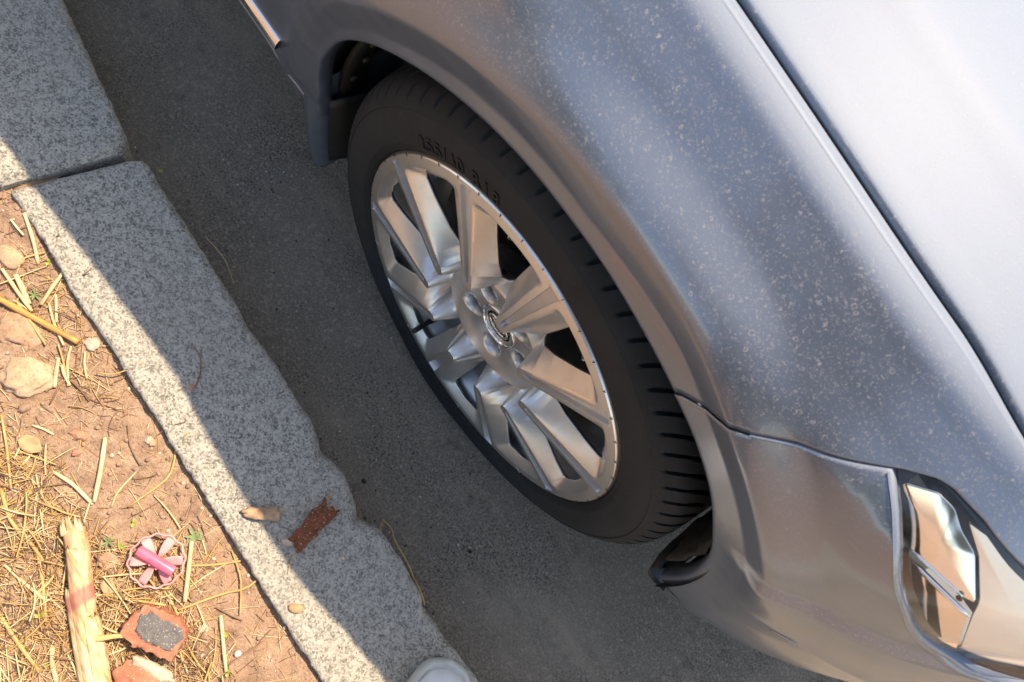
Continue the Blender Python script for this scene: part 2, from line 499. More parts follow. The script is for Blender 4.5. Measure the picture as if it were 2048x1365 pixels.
def soil_h(x, y):
    far = max(0.0, min(1.0, (-y - 0.36) / 0.12))
    h = ZK - 0.017 + 0.010 * far
    if y < -2.6 or abs(x) > 2.2: return h + 0.02
    h += 0.007 * nz(x * 7, y * 7) * (0.35 + 0.65 * far) + 0.004 * nz(x * 23, y * 23, 3) * (0.4 + 0.6 * far) + 0.0035 * nz(x * 70, y * 70, 7) + 0.0022 * nz(x * 160, y * 160, 9)
    # a tongue of earth over the joint of the two stones
    h += 0.010 * math.exp(-(((x + 0.515) / 0.012) ** 2 + ((y + 0.345) / 0.022) ** 2))
    h += 0.010 * math.exp(-(((x + 0.47) / 0.03) ** 2 + ((y + 0.372) / 0.02) ** 2))
    return h
soil_ys = np.concatenate([[-120, -60, -30, -16, -9, -6, -4, -3, -2.4, -2.0, -1.6, -1.3, -1.1, -0.95], np.arange(-0.86, -0.305, 0.0055)])
verge = sheet('verge_ground', axis(-0.95, 0.62, 0.0055, 120), soil_ys, soil_h, M['soil'])

def kerb_stone(name, x0, x1, yo, yi, top, slope, edge_fn, label, n=180, yaw=0.0, seed=0, end_skew=0.0):
    """One granite block: yo outer (road) edge, yi inner edge; edge_fn(x) pulls the road edge in where it is chipped."""
    xs = np.linspace(x0, x1, n)
    prof = []
    R = 0.013
    for k in range(7): prof.append((0.0, -0.16 + 0.145 * k / 6, 'o'))             # road face
    for k in range(1, 7):
        a = math.radians(90 * k / 6); prof.append((-R + R * math.cos(a), -R + R * math.sin(a), 'o'))
    for k in range(1, 26): prof.append((k / 26.0, 0.0, 't'))                       # top
    for k in range(0, 5):
        a = math.radians(90 * k / 4); prof.append((-0.006 * math.sin(a), -0.006 + 0.006 * math.cos(a), 'i'))
    for k in range(1, 4): prof.append((-0.006, -0.006 - 0.15 * k / 3, 'i'))
    V = []
    for x in xs:
        ch = edge_fn(x)
        w_o, w_i = yo - ch, yi + 0.004 * nz(x * 11, 5.0, seed) + 0.0012 * nz(x * 45, 1.0, seed) + 0.0012 * nz(x * 120, 1.0, seed)
        for (a, z, t) in prof:
            if t == 'o': y = w_o + a - 0.0
            elif t == 't': y = (w_o - R) + (w_i - (w_o - R)) * a
            else: y = w_i + a
            sk = end_skew * ((y - yo) / 0.15)
            xx = x + sk * (1 - (x - x0) / (x1 - x0))
            zz = top + z + slope * (x - x0)
            jag = 0.0016 * nz(xx * 60, y * 60 + z * 40, seed) + 0.0011 * nz(xx * 170, y * 170 + z * 90, seed + 4)
            # the chips are shallow scallops: the arris drops where the edge is pulled in
            drop = ch * 0.9 * max(0.0, 1 - abs(y - w_o) / 0.02) if t != 'i' else 0
            ex = min(x - x0, x1 - x)                         # ends worn round
            e = 0.007 * max(0.0, 1 - ex / 0.009) ** 2
            V.append((xx, y + (jag if t != 't' else 0) - (e if t == 'o' else 0), zz + (jag * 0.8 if z > -0.03 else 0) - e - drop))
    m = len(prof)
    F = [tuple(f) for f in grid_faces(n, m)]
    F.append(tuple(range(m))); F.append(tuple((n - 1) * m + k for k in range(m - 1, -1, -1)))
    V = np.array(V)
    if yaw:
        p = np.array([x1, yo, 0]); V = rotz(V - p, yaw) + p
    o = mesh_obj(name, V, F, M['granite'])
    autosmooth(o, 50)
    return tag(o, label, 'kerb stone')
def chips_a(x):
    c = 0.0014 * nz(x * 18, 2.0) + 0.0012 * nz(x * 55, 3.0)
    for (c0, w, d) in ((0.006, 0.022, 0.010), (0.112, 0.020, 0.014), (0.080, 0.03, 0.004), (0.272, 0.016, 0.008), (0.315, 0.03, 0.007), (-0.20, 0.02, 0.003)):
        c += d * math.exp(-((x - c0) / w) ** 2)
    return c
def chips_b(x):
    return 0.0015 * nz(x * 15, 8.0) + 0.0012 * nz(x * 60, 9.0) + 0.010 * math.exp(-((x + 0.505) / 0.012) ** 2)
kerb_stone('kerb_stone', -0.487, 0.58, -0.2015, -0.364, ZK, 0.0, chips_a, 'long grey granite kerb stone with a chipped road edge, carrying the rusty flakes', 230, 0.0, 3, end_skew=0.024)
kerb_stone('kerb_stone', -1.50, -0.4985, -0.208, -0.372, ZK + 0.009, 0.0, chips_b, 'pinkish grey granite kerb stone behind the joint, standing slightly proud', 160, -0.125, 17)
kerb_stone('kerb_stone', 0.592, 1.60, -0.203, -0.357, ZK, 0.0, lambda x: 0.001 * nz(x * 20, 4.0), 'granite kerb stone beyond the white shoe', 60, 0.0, 29)

# ------------------------------------------------------------------ car: body surface
HUB = 0.318
_S = np.linspace(-2.2, 2.2, 2201)
_K = [-2.2, -.25, -.05, .08, .20, .30, .40, .50, .60, .70, .85, 1.00, 1.25, 1.45, 2.2]
_A = np.radians([1.9, 1.9, .3, 0, 3, 8, 15, 25, 36, 45, 58, 70, 84, 90, 90])  # rear plan splayed outwards to widen the cast shadow
_ang = pchip(_K, _A, _S)
_ds = _S[1] - _S[0]
_cx = np.concatenate([[0], np.cumsum((np.cos(_ang[1:]) + np.cos(_ang[:-1])) / 2 * _ds)])
_cy = np.concatenate([[0], np.cumsum((np.sin(_ang[1:]) + np.sin(_ang[:-1])) / 2 * _ds)])
_i0 = int(np.argmin(abs(_S))); _cx -= _cx[_i0]; _cy -= _cy[_i0]
PZ = [.14, .20, .24, .29, .34, .46, .60, .69, .742, .785, .808, .8195, .8245, .8275, .832]
PY = [.090, .034, .016, .005, .001, .000, -.004, -.005, .002, .036, .0575, .0685, .0760, .0830, .0965]
def inset(s, z):
    """How far the panel lies inside the plan curve at arc length s, height z."""
    y = pchip(PZ, PY, z)
    r = np.hypot(s, z - HUB)
    th = np.degrees(np.arctan2(z - HUB, s))
    # arch flare: upright lip, a crease, a band that leans out, then a soft roll into the panel
    rc = np.interp(th, [20, 39, 73, 85, 92, 130, 150, 180], [.416, .413, .402, .387, .380, .380, .388, .385])
    ro = rc + np.interp(th, [30, 73, 90, 130, 165], [.020, .028, .037, .03, .02])
    k1 = np.clip((r - rc) / (ro - rc), 0, 1)
    fl = -.008 - .008 * k1
    fl = fl * (1 - sstep(0, .052, r - ro))
    fl = fl * (.25 + .75 * sstep(22, 46, th)) * np.interp(th, [120, 178], [1, .55])
    f = sstep(.33, .63, s)
    # crease below the headlight: the bumper's lower half stands a little proud
    zc = .577 + .39 * (s - .319)
    low = sstep(.0, .030, zc - z) * sstep(.27, .33, s) * sstep(.385, .43, r) * (1 - sstep(.05, .22, zc - z))
    return y + fl + f * np.clip(z - .48, 0, .3) * .26 - .009 * low - .026 * sstep(-.05, -.85, s) * sstep(.45, .72, z)  # last term swells the rear shoulder to push the car's cast shadow out
def surf(s, z, off=0.0):
    s = np.asarray(s, float); z = np.asarray(z, float)
    x = np.interp(s, _S, _cx); y = np.interp(s, _S, _cy); a = np.interp(s, _S, _ang)
    n = inset(s, z) + off
    return np.stack([x - n * np.sin(a), y + n * np.cos(a), z + 0 * s], -1)
def ra(th):
    """Radius of the wheel-arch edge at angle th (degrees; 0 front, 90 up, 180 rear)."""
    return pchip([-6, 3, 12, 24, 38, 50, 60, 68, 76, 85, 97, 112, 128, 144, 155, 165, 172, 178, 188], [.374, .376, .3765, .3745, .3752, .3782, .3758, .3690, .3632, .3588, .3545, .3558, .3612, .3708, .3762, .3760, .3690, .3615, .364], th)
SEAM = np.array([(.1467, .6614), (.1665, .6845), (.1868, .7115), (.219, .7393), (.2605, .7700)])
_sr = np.hypot(SEAM[:, 0], SEAM[:, 1] - HUB); _st = np.degrees(np.arctan2(SEAM[:, 1] - HUB, SEAM[:, 0]))
def seam_th(r): return np.interp(r, _sr, _st)
HL_TOP = [(.2685, .7745), (.2885, .7862), (.301, .789), (.334, .790), (.39, .784), (.47, .776), (.58, .762), (.72, .742)]
HL_BOT = [(.2685, .7745), (.295, .764), (.323, .749), (.360, .722), (.395, .699), (.428, .675), (.461, .6575), (.493, .648), (.525, .645), (.562, .650), (.63, .664), (.72, .690)]
GAP_TOP = [(-.90, .832), (-.40, .832), (.0, .832), (.20, .8315), (.292, .828), (.40, .820), (.55, .803), (.72, .775), (.74, .770)]

CAR_BASE = (0.0, 0.90, 0.0)
car = empty('car', CAR_BASE, 'dusty grey metallic car parked beside the kerb, seen over its front wheel', 'car')

def patch(name, S, Z, off=None, mat=None, parent=car, mirror=False):
    S = np.asarray(S); m, n = S.shape
    V = surf(S.ravel(), np.asarray(Z).ravel(), 0.0 if off is None else np.asarray(off).ravel())
    if mirror: V[:, 1] = 1.8 - V[:, 1]
    F = grid_faces(m, n)
    # faces wind outwards (towards -y)
    a, b, c = V[F[len(F) // 2][0]], V[F[len(F) // 2][1]], V[F[len(F) // 2][2]]
    nrm = np.cross(b - a, c - b)
    if (nrm[1] > 0) != mirror: F = F[:, ::-1]
    return V, F

def polar_rows(th_start, th_end, radii, n, t=None):
    """Rows of (s, z) round the arch; first three rows fold the lip inwards."""
    S, Z, O = [], [], []
    for r_off, o in radii:
        t = np.linspace(0, 1, n) if t is None else t
        if callable(th_start): t0 = th_start(.362 + max(r_off, 0))
        else: t0 = th_start
        t1 = th_end(.362 + max(r_off, 0)) if callable(th_end) else th_end
        th = t0 + (t1 - t0) * t
        r = ra(th) + r_off
        if r_off > .08: r = 0 * r + .362 + r_off
        elif r_off > 0: r = ra(th) * (1 - r_off / .083) + (.445) * (r_off / .083)
        S.append(r * np.cos(np.radians(th))); Z.append(HUB + r * np.sin(np.radians(th))); O.append(0 * th + o)
    return np.array(S), np.array(Z), np.array(O)
LIP = [(.001, .022), (-.0004, .010), (0.0, .003), (.0012, .0007), (.003, 0.0)] + [(x, 0.0) for x in np.linspace(.006, .083, 26)]

def loft(I, O, m, power=1.0):
    w = (np.linspace(0, 1, m) ** power)[:, None, None]
    G = (1 - w) * I[None] + w * O[None]
    return G[..., 0], G[..., 1]

GAPW = 0.0012                                # half the width of a panel gap
def build_fender(mirror):
    n1 = 150
    S, Z, O = polar_rows(185.5, lambda r: seam_th(r) + math.degrees(GAPW / r), LIP, n1)
    mb = MB(); mb.add(*patch('f', S, Z, O, mirror=mirror))
    last = np.stack([S[-1], Z[-1]], -1)
    seam_out = np.array([(.2045 - .001, .7155 + .0015), (.219 - GAPW, .7393 + GAPW), (.2605, .7700 + GAPW * 1.2), (.2685, .7745 + .003)])
    top = np.array(HL_TOP[1:]) + np.array([0.0, .0028])
    front = np.vstack([last[-1:], seam_out[1:], top])
    n2 = 110
    I = np.vstack([last, polyline(front, n2)[1:]])
    # outer boundary: bottom rear -> rear edge -> along the bonnet gap -> front tip
    ot = np.array([(last[0, 0], last[0, 1]), (-.80, last[0, 1] + .002), (-.80, .832)])
    nA = 40
    oA = polyline(ot, nA)
    gs = np.concatenate([np.linspace(-.80, .20, n1 - nA + 1)[1:], np.linspace(.20, .735, n2)[1:]])
    oB = np.stack([gs, pchip(*zip(*GAP_TOP), gs) if False else pchip([p[0] for p in GAP_TOP], [p[1] for p in GAP_TOP], gs)], -1)
    Oc = np.vstack([oA, oB])
    m = 46
    w = 1 - (1 - np.linspace(0, 1, m)) ** 1.7
    G = (1 - w)[:, None, None] * I[None] + w[:, None, None] * Oc[None]
    S2, Z2 = G[..., 0], G[..., 1]
    off = np.zeros_like(S2)
    # folded edge along the bonnet gap
    S2 = np.vstack([S2, S2[-1:], S2[-1:]]); Z2 = np.vstack([Z2, Z2[-1:] - .0006, Z2[-1:] - .006]); off = np.vstack([off, off[-1:] + .0012, off[-1:] + .0045])
    mb.add(*patch('f2', S2, Z2, off, mirror=mirror))
    return mb
def weld(o, d=2e-5):
    import bmesh
    bm = bmesh.new(); bm.from_mesh(o.data); bmesh.ops.remove_doubles(bm, verts=bm.verts, dist=d); bmesh.ops.recalc_face_normals(bm, faces=bm.faces)
    # keep the outside outside
    bm.faces.ensure_lookup_table()
    big = max(bm.faces, key=lambda f: f.calc_area())
    want = -1 if big.calc_center_median().y < .9 else 1
    if big.normal.y * want < 0:
        for f in bm.faces: f.normal_flip()
    bm.to_mesh(o.data); bm.free()
    o.data.polygons.foreach_set('use_smooth', np.ones(len(o.data.polygons), dtype=bool))
    return o
fender = build_fender(False).build('fender', M['paint'], car)
weld(fender); solid(fender)
fender_far = build_fender(True).build('fender', M['paint'], car); weld(fender_far); solid(fender_far)

def build_bumper(mirror):
    ti = np.concatenate([np.linspace(0, .25, 30), np.linspace(.25, .62, 70)[1:], np.linspace(.62, 1, 160)[1:]])
    n1 = len(ti)
    S, Z, O = polar_rows(lambda r: seam_th(r) - math.degrees(GAPW / r), lambda r: 1.5 - 4.0 * (r - .362) / .083, LIP, n1, ti)
    mb = MB(); mb.add(*patch('b', S, Z, O, mirror=mirror))
    last = np.stack([S[-1], Z[-1]], -1)
    sm = np.array([last[0], (.219 + GAPW, .7393 - GAPW), (.2605 + .001, .7700 - GAPW * 1.2), (.2665, .7722)])
    hb = np.array(HL_BOT[1:]) + np.array([-.0022, -.0022])
    front = np.vstack([hb, [(.9, .70), (1.2, .705), (1.47, .705)], [(1.47, .60), (1.47, .40), (1.47, .26)], [(1.2, .255), (.9, .262), (.65, .275), (.52, .290)], last[-1:]])
    O_ = np.vstack([polyline(sm, 30), spline(hb, 70)[1:], polyline(front[len(hb) - 1:], 160)[1:]])
    I = last
    S2, Z2 = loft(I, O_, 60, 1.25)
    off = np.zeros_like(S2)
    # turned-in edge
    S2 = np.vstack([S2, S2[-1:]]); Z2 = np.vstack([Z2, Z2[-1:]]); off = np.vstack([off, off[-1:] + .010])
    mb.add(*patch('b2', S2, Z2, off, mirror=mirror))
    return mb
bumper = build_bumper(False).build('bumper', M['paint'], car); weld(bumper); solid(bumper)
bumper_far = build_bumper(True).build('bumper', M['paint'], car); weld(bumper_far); solid(bumper_far)
# bumper underside lip, rolling inwards below the edge
def under_lip(mirror):
    P = np.array([(.366, .3105), (.40, .300), (.445, .2985), (.52, .290), (.65, .275), (.9, .262), (1.2, .255), (1.47, .26)])
    E = spline(P, 120)
    rows_s, rows_z, rows_o = [], [], []
    for dz, o in ((.002, .0), (-.004, .0008), (-.012, .006), (-.018, .016), (-.020, .05), (-.018, .12)):
        tp = sstep(.355, .50, E[:, 0])                   # fades out towards the wheel arch
        rows_s.append(E[:, 0]); rows_z.append(E[:, 1] + dz * tp + .0008 * (1 - tp)); rows_o.append(.0006 + (o - .0006) * (.04 + .96 * tp))
    return patch('u', np.array(rows_s), np.array(rows_z), np.array(rows_o), mirror=mirror)
mesh_obj('bumper_lip', *under_lip(False), M['paint'], car)
mesh_obj('bumper_lip', *under_lip(True), M['paint'], car)

# bonnet: full width, lifted slightly above the gap
def hood_h(u, s):
    """Height of the bonnet above the gap edge, u metres inwards from its edge."""
    return pchip([0, .0025, .007, .03, .075, .115, .16, .30, .80, 1.2], [-.004, .0015, .0035, .0095, .0205, .0305, .0345, .0385, .046, .047], u)
def build_hood():
    ss = np.concatenate([np.linspace(-.98, -.45, 20), np.linspace(-.43, .50, 80), np.linspace(.515, .745, 24)])
    us = np.concatenate([[0, .0008, .0025, .0045, .007, .012, .02], np.linspace(.03, .17, 26), np.linspace(.19, 1.0, 24) ** 1.0])
    zt = pchip([p[0] for p in GAP_TOP], [p[1] for p in GAP_TOP], np.clip(ss, -.9, .74))
    edge = surf(ss, np.minimum(zt, .832))
    V = []
    for u in us:
        for k, s in enumerate(ss):
            e = edge[k]
            y0 = e[1] + .0042
            t = u / 1.0
            y = y0 + (0.90 - y0) * t
            V.append((e[0], y, zt[k] + float(hood_h(t * (0.90 - y0), s)) + .0005))
    V = np.array(V)
    n = len(ss)
    W = V[:-n].copy() if False else V[: (len(us) - 1) * n][::-1].reshape(len(us) - 1, n, 3)[:, ::-1].reshape(-1, 3).copy()
    W[:, 1] = 1.8 - W[:, 1]
    A = np.vstack([V, W])
    F = grid_faces(2 * len(us) - 1, n)
    a, b, c = A[F[900][0]], A[F[900][1]], A[F[900][2]]
    if np.cross(b - a, c - b)[2] < 0: F = F[:, ::-1]
    return A, F
hood = mesh_obj('bonnet', *build_hood(), M['paint'], car); solid(hood, .0015)
# near-black sheet painting in the dark below the bonnet gap, and the bay floor
def channel():
    ss = np.linspace(-.98, .74, 60)
    zt = pchip([p[0] for p in GAP_TOP], [p[1] for p in GAP_TOP], np.clip(ss, -.9, .74))
    e = surf(ss, np.minimum(zt, .832))
    rows = [(0.0005, -.004), (.004, -.018), (.03, -.02)]
    V = [(e[k][0], e[k][1] + dy, e[k][2] + dz) for dy, dz in rows for k in range(len(ss))]
    return V, grid_faces(3, len(ss))
mesh_obj('bonnet_gap_dark_sheet', *channel(), M['dark'], car)
mb = MB(); mb.add(*box_data((-.13, .9, .60), (.80, .52, .004))); mb.build('engine_bay_tray', M['dark'], car, False)

# door, sill, screen and roof behind the fender
def build_door(mirror):
    ss = np.linspace(-.804, -2.1, 30); zz = np.concatenate([np.linspace(.29, .80, 40), [.812, .822, .832]])
    S, Z = np.meshgrid(ss, zz)
    return patch('d', S, Z, mirror=mirror)
for mir in (False, True):
    d = mesh_obj('front_door', *build_door(mir), M['paint'], car); solid(d)
def build_sill(mirror):
    ss = np.linspace(-.373, -2.1, 60)
    rows = [(.2855, .004), (.2845, .0), (.272, -.001), (.262, .0015), (.258, .007), (.256, .03), (.26, .14)]
    S = np.array([ss for _ in rows]); Z = np.array([0 * ss + z for z, _ in rows]); O = np.array([0 * ss + o for _, o in rows])
    # the front end of the sill is cut on a slant
    return patch('s', S, Z, O, mirror=mirror)
for mir in (False, True):
    mesh_obj('sill', *build_sill(mir), M['paint'], car)
def build_strip():
    ss = np.linspace(-.452, -2.05, 40)
    rows = [(.331, .001), (.330, -.0022), (.3245, -.0062), (.3165, -.0066), (.315, .001)]
    S = np.array([ss for _ in rows]); Z = np.array([0 * ss + z - .004 * sstep(-.5, -.452, ss) * 0 for z, _ in rows]); O = np.array([0 * ss + o for _, o in rows])
    return patch('t', S, Z, O)
strip = mesh_obj('bright_trim_strip', *build_strip(), M['chrome'], car); autosmooth(strip)
strip['label'] = 'bright metal trim strip along the lower edge of the car side'
glass_V = [(-1.0, .22, .90), (-1.0, 1.58, .90), (-1.72, 1.42, 1.42), (-1.72, .38, 1.42)]
wsn = 12
gv, gf = [], []
for i in range(wsn):
    for j in range(wsn):
        a, b = i / (wsn - 1), j / (wsn - 1)
        p = [(1 - a) * ((1 - b) * glass_V[0][k] + b * glass_V[1][k]) + a * ((1 - b) * glass_V[3][k] + b * glass_V[2][k]) for k in range(3)]
        bow = .06 * math.sin(math.pi * b)
        gv.append((p[0] + bow, p[1], p[2] + bow * .3))
mesh_obj('windscreen', gv, grid_faces(wsn, wsn), M['glass'], car)
rv = []
for i in range(8):
    for j in range(12):
        a, b = i / 7, j / 11
        rv.append((-1.70 - .5 * a, .36 + 1.08 * b, 1.42 + .03 * math.sin(math.pi * b) + .01 * a))
mesh_obj('roof', rv, grid_faces(8, 12), M['paint'], car)
mb = MB()
for y0, y1 in ((.125, .375), (1.675, 1.425)):
    mb2 = MB(); mb2.add(*tube_data(polyline([(-.98, y0, .85), (-1.72, y1, 1.42), (-2.2, y1, 1.45)], 20), .03, 8)); mb2.build('windscreen_pillar', M['paint'], car)
    sv = [(-1.05, y0 - .0, .832), (-2.2, y0 - .0, .832), (-2.2, y1, 1.40), (-1.70, y1, 1.40)]
    mesh_obj('side_window', sv, [(0, 1, 2, 3)], M['glass'], car, False)

# ------------------------------------------------------------------ headlight
HLAMP = empty('headlight', (0.30, 0.08, 0.72), parent=None)
HLAMP.parent = car; HLAMP.matrix_parent_inverse = Matrix.Translation(-Vector(CAR_BASE))
HLAMP['label'] = 'front headlight with a bright mirrored reflector behind a clear lens'
def hl_grid(m, n, off, t0=0.0, t1=1.0, v0=0.0, v1=1.0, dome=0.0, tilt=0.0):
    T = spline(HL_TOP, 200); B = spline(HL_BOT, 200)
    t = np.linspace(t0, t1, n) * 199
    Tn = np.stack([np.interp(t, np.arange(200), T[:, c]) for c in (0, 1)], -1)
    Bn = np.stack([np.interp(t, np.arange(200), B[:, c]) for c in (0, 1)], -1)
    v = np.linspace(v0, v1, m)[:, None, None]
    G = (1 - v) * Tn[None] + v * Bn[None]
    vv = np.linspace(-1, 1, m)[:, None]; tt = np.linspace(-1, 1, n)[None, :]
    O = off + tilt * (1 - vv) / 2 + dome * (1 - vv ** 2) * (1 - tt ** 4)
    return G[..., 0], G[..., 1], O + 0 * G[..., 0]
mesh_obj('lens', *patch('l', *hl_grid(20, 70, .0025)), M['lens'], HLAMP)
# black bezel: a frame between the lens edge and the reflector opening
def hl_bezel():
    mb = MB()
    for v0, v1 in ((0.0, .075), (.895, 1.0)):
        mb.add(*patch('z', *hl_grid(4, 70, .005, v0=v0, v1=v1)))
    mb.add(*patch('z', *hl_grid(12, 10, .0055, t0=0.0, t1=.03)))
    mb.add(*patch('z', *hl_grid(10, 60, .10)))
    return mb
hl_bezel().build('bezel', M['gloss_black'], HLAMP)
def facet(name, P, mat, bulge=.0006):
    """A bright lamp facet: a flat outline, its middle very slightly crowned."""
    P = np.asarray(P, float); n = 60
    Q = polyline(np.vstack([P, P[:1]]), n + 1)[:-1]; c = Q.mean(0)
    nn = np.cross(P[len(P) // 3] - P[0], P[2 * len(P) // 3] - P[0]); nn /= np.linalg.norm(nn)
    if nn[1] > 0: nn = -nn
    V = []
    for f in (1.0, .97, .8, .6, .4, .2, .02): V.append(c + (Q - c) * f + nn * bulge * (1 - f * f))
    V = np.vstack(V); F = [tuple(f) for f in grid_faces(7, n, True)] + [tuple(6 * n + k for k in range(n))]
    o = mesh_obj(name, V, F, mat, HLAMP); solid(o, .0015, 1 if False else -1); return o
FU = [(0.2767, 0.0413, 0.7653), (0.2939, 0.0499, 0.7818), (0.3087, 0.0524, 0.7833), (0.3283, 0.0524, 0.7765), (0.3484, 0.0538, 0.7733), (0.3891, 0.0501, 0.7497), (0.3817, 0.0474, 0.745), (0.3337, 0.0381, 0.7374), (0.3215, 0.0386, 0.7428)]
FL = [(0.3587, 0.0565, 0.7077), (0.4199, 0.0695, 0.7117), (0.4574, 0.0708, 0.6753), (0.4493, 0.0681, 0.669), (0.4316, 0.0641, 0.6664), (0.4065, 0.0607, 0.6763), (0.3787, 0.0581, 0.6935)]
FR = [(0.3405, 0.0808, 0.7568), (0.3732, 0.086, 0.7412), (0.4214, 0.0885, 0.7097), (0.4355, 0.0857, 0.6949), (0.4694, 0.0822, 0.6642), (0.4902, 0.0963, 0.6716), (0.5118, 0.1162, 0.6878), (0.5242, 0.1335, 0.7063), (0.4513, 0.1277, 0.7507), (0.3883, 0.1027, 0.7568)]
facet('reflector', FU, M['reflector'], .0028); facet('reflector', FL, M['reflector'])
for A_, B_, r_ in ((FU[7], FU[6], .0013), (FL[0], FL[1], .0024)):
    P = polyline([np.array(A_) + (0, -.0015, .001), np.array(B_) + (0, -.0015, .001)], 8)
    V, F = tube_data(P, [r_ * .5] + [r_] * 6 + [r_ * .6], 10); mesh_obj('lamp_bar', V, F, M['chrome'], HLAMP)
V, F = rock_data((.0026, .002, .0026), 3, 2, .05); mesh_obj('lamp_pin', V + np.array(FU[6]) + (0, -.004, .0), F, M['gloss_black'], HLAMP)
dif = facet('lamp_diffuser', FR, M['diffuser'], .001)
dif['label'] = 'pale frosted lamp unit in the front half of the headlight'
# painted rim of the bumper under the lamp, catching the sky
E_ = spline(HL_BOT, 90)
def rim_strip():
    w = np.interp(np.linspace(0, 1, 90), [0, .25, .42, .55, 1], [.0012, .0018, .0060, .0150, .018])
    rows = []
    for q, o in ((0.0, .006), (0.1, .0012), (.35, -.0022), (.7, -.0024), (1.0, .0006)):
        rows.append((E_[:, 0] - .0018 - w * q * .55, E_[:, 1] - .0018 - w * q * .85, o + 0 * w))
    return patch('q', np.array([r[0] for r in rows]), np.array([r[1] for r in rows]), np.array([r[2] for r in rows]))
mesh_obj('headlight_surround', *rim_strip(), M['paint'], car)

# small flap in the bumper (headlamp washer / sensor cover)
def flap():
    c = np.array((.4625, .4720)); d = np.array((.0137, .0080)); e = np.array((-.0042, .0068))
    a = np.linspace(0, 2 * math.pi, 28, endpoint=False)
    V = []; m = 0
    for k, o in ((1.0, .001), (.97, -.0016), (.8, -.0024), (.4, -.0027), (.05, -.0028)):
        q = c[None] + k * (np.sign(np.cos(a)) * np.abs(np.cos(a)) ** .8)[:, None] * d + k * np.sin(a)[:, None] * e
        V.append(surf(q[:, 0], q[:, 1], o)); m += 1
    F = [tuple(f) for f in grid_faces(m, 28, True)] + [tuple((m - 1) * 28 + k for k in range(28))]
    return np.vstack(V), F
fl = mesh_obj('bumper_flap', *flap(), M['paint'], car)
fl['label'] = 'small oval cover set in the lower bumper'

# ------------------------------------------------------------------ wheel well, mud flap, splash guard
prof = [(.3830, .017), (.388, .030), (.392, .10), (.392, .27)]
V, F = lathe_y(prof, 110, (0, 0, HUB), -1, 192)
liner = MB().add(V, F)
V, F = lathe_y([(.392, .27), (.05, .285)], 110, (0, 0, HUB), -1, 192); liner.add(V, F)
liner = liner.build('wheel_arch_liner', M['black'], car)
for c_, h_ in (((-.60, .9, .27), (.22, .78, .01)), ((.66, .9, .285), (.22, .40, .004))):
    mb = MB(); mb.add(*box_data(c_, h_)); mb.build('underbody_tray', M['dark'], car, False)
# liner flange and bracket at the rear of the arch
def ring_piece(th0, th1, r0, r1, y0, y1, n=24):
    V, F = lathe_y([(r0, y0), (r1, y0 + .004), (r1, y1)], n, (0, 0, HUB), th0, th1); return V, F
mb = MB()
mb.add(*ring_piece(150, 186, .3735, .367, .026, .060)).add(*ring_piece(118, 151, .379, .374, .028, .055))
br = mb.build('liner_bracket', M['black'], car); solid(br, .003)
for th, rr, yy in ((160, .366, .042), (176, .366, .042), (169, .3655, .050), (140, .373, .045)):
    a = math.radians(th)
    p = np.array((rr * math.cos(a), yy, HUB + rr * math.sin(a)))
    n_ = -np.array((math.cos(a), 0, math.sin(a)))
    V, F = tube_data([p, p + n_ * .003, p + n_ * .004], [.006, .006, .003], 10, up=(0, 1, 0)); mesh_obj('liner_clip', V, F, M['liner'], car)
# mud flap behind the wheel: a curved, flanged plate
def mudflap():
    zz = [.345, .322, .30, .27, .235, .20, .17, .150, .142]
    V = []
    cols = [(-.022, .002), (-.0205, -.003), (-.004, -.0045), (.0, -.002), (.004, .006), (.002, .03), (-.004, .07), (-.006, .12), (-.005, .17)]
    for i, z in enumerate(zz):
        k = (z - .142) / .2
        xb = -.357 - .022 * k + .012 * max(0, .5 - k) * 0
        sw = 1.0 + .25 * math.sin(math.pi * min(1, max(0, k)))
        for dx, y in cols:
            ys = y + (.006 * (1 - k) if y < .05 else 0) - .004 * math.sin(math.pi * k)
            zz_ = z + (.012 * max(0.0, (y - .02)) / .1 if i > 6 else 0)
            V.append((xb + dx * sw, ys, zz_))
    return V, grid_faces(len(zz), len(cols))
mf = mesh_obj('mud_flap', *mudflap(), M['paint'], car); solid(mf, .003, 0)
mf['label'] = 'mud flap hanging behind the front wheel'
mb = MB()
V = []
for i, z in enumerate(np.linspace(.31, .150, 8)):
    for j, y in enumerate(np.linspace(.010, .19, 8)):
        q = (.31 - z) / .16
        V.append((-.352 + .012 * math.sin(j * .5) - .015 * (z - .12) / .2, y + .006 * q, z + .035 * q * (j / 7) ** 2 + .012 * q * (1 - j / 7) ** 4))
fl2 = mesh_obj('mud_flap_backing', V, grid_faces(8, 8), M['black'], car); solid(fl2, .004)
# air guide ahead of the wheel
def guide():
    V = []
    ys = np.linspace(.026, .24, 10)
    for i, (x, z) in enumerate(((.350, .338), (.352, .318), (.357, .298), (.366, .283), (.380, .277), (.395, .283))):
        for j, y in enumerate(ys):
            V.append((x + .012 * (j / 9) + .012 * max(0.0, 1 - (y - .026) / .05) ** 2, y + .010 * (i / 5), z + .01 * math.sin(j * .9) * (i in (2, 3)) * .3))
    return V, grid_faces(6, 10)
g = mesh_obj('splash_guard', *guide(), M['liner'], car); solid(g, .003, 0)
# torn felt lining hanging at the front of the arch
V = []
for i in range(9):
    for j in range(7):
        th = math.radians(24 - i * 2.6)
        r = .366 - .010 * (j / 6) - .004 * nz(i * .8, j * .9) - (.006 * (i / 8))
        V.append((r * math.cos(th) + .004 * nz(i * 1.7, j * 1.3, 2), .040 + .075 * j / 6, HUB + r * math.sin(th) - .012 * (i / 8) ** 2 + .003 * nz(i, j, 5)))
fe = mesh_obj('felt_lining', V, grid_faces(9, 7), M['felt'], car); solid(fe, .004, 0)

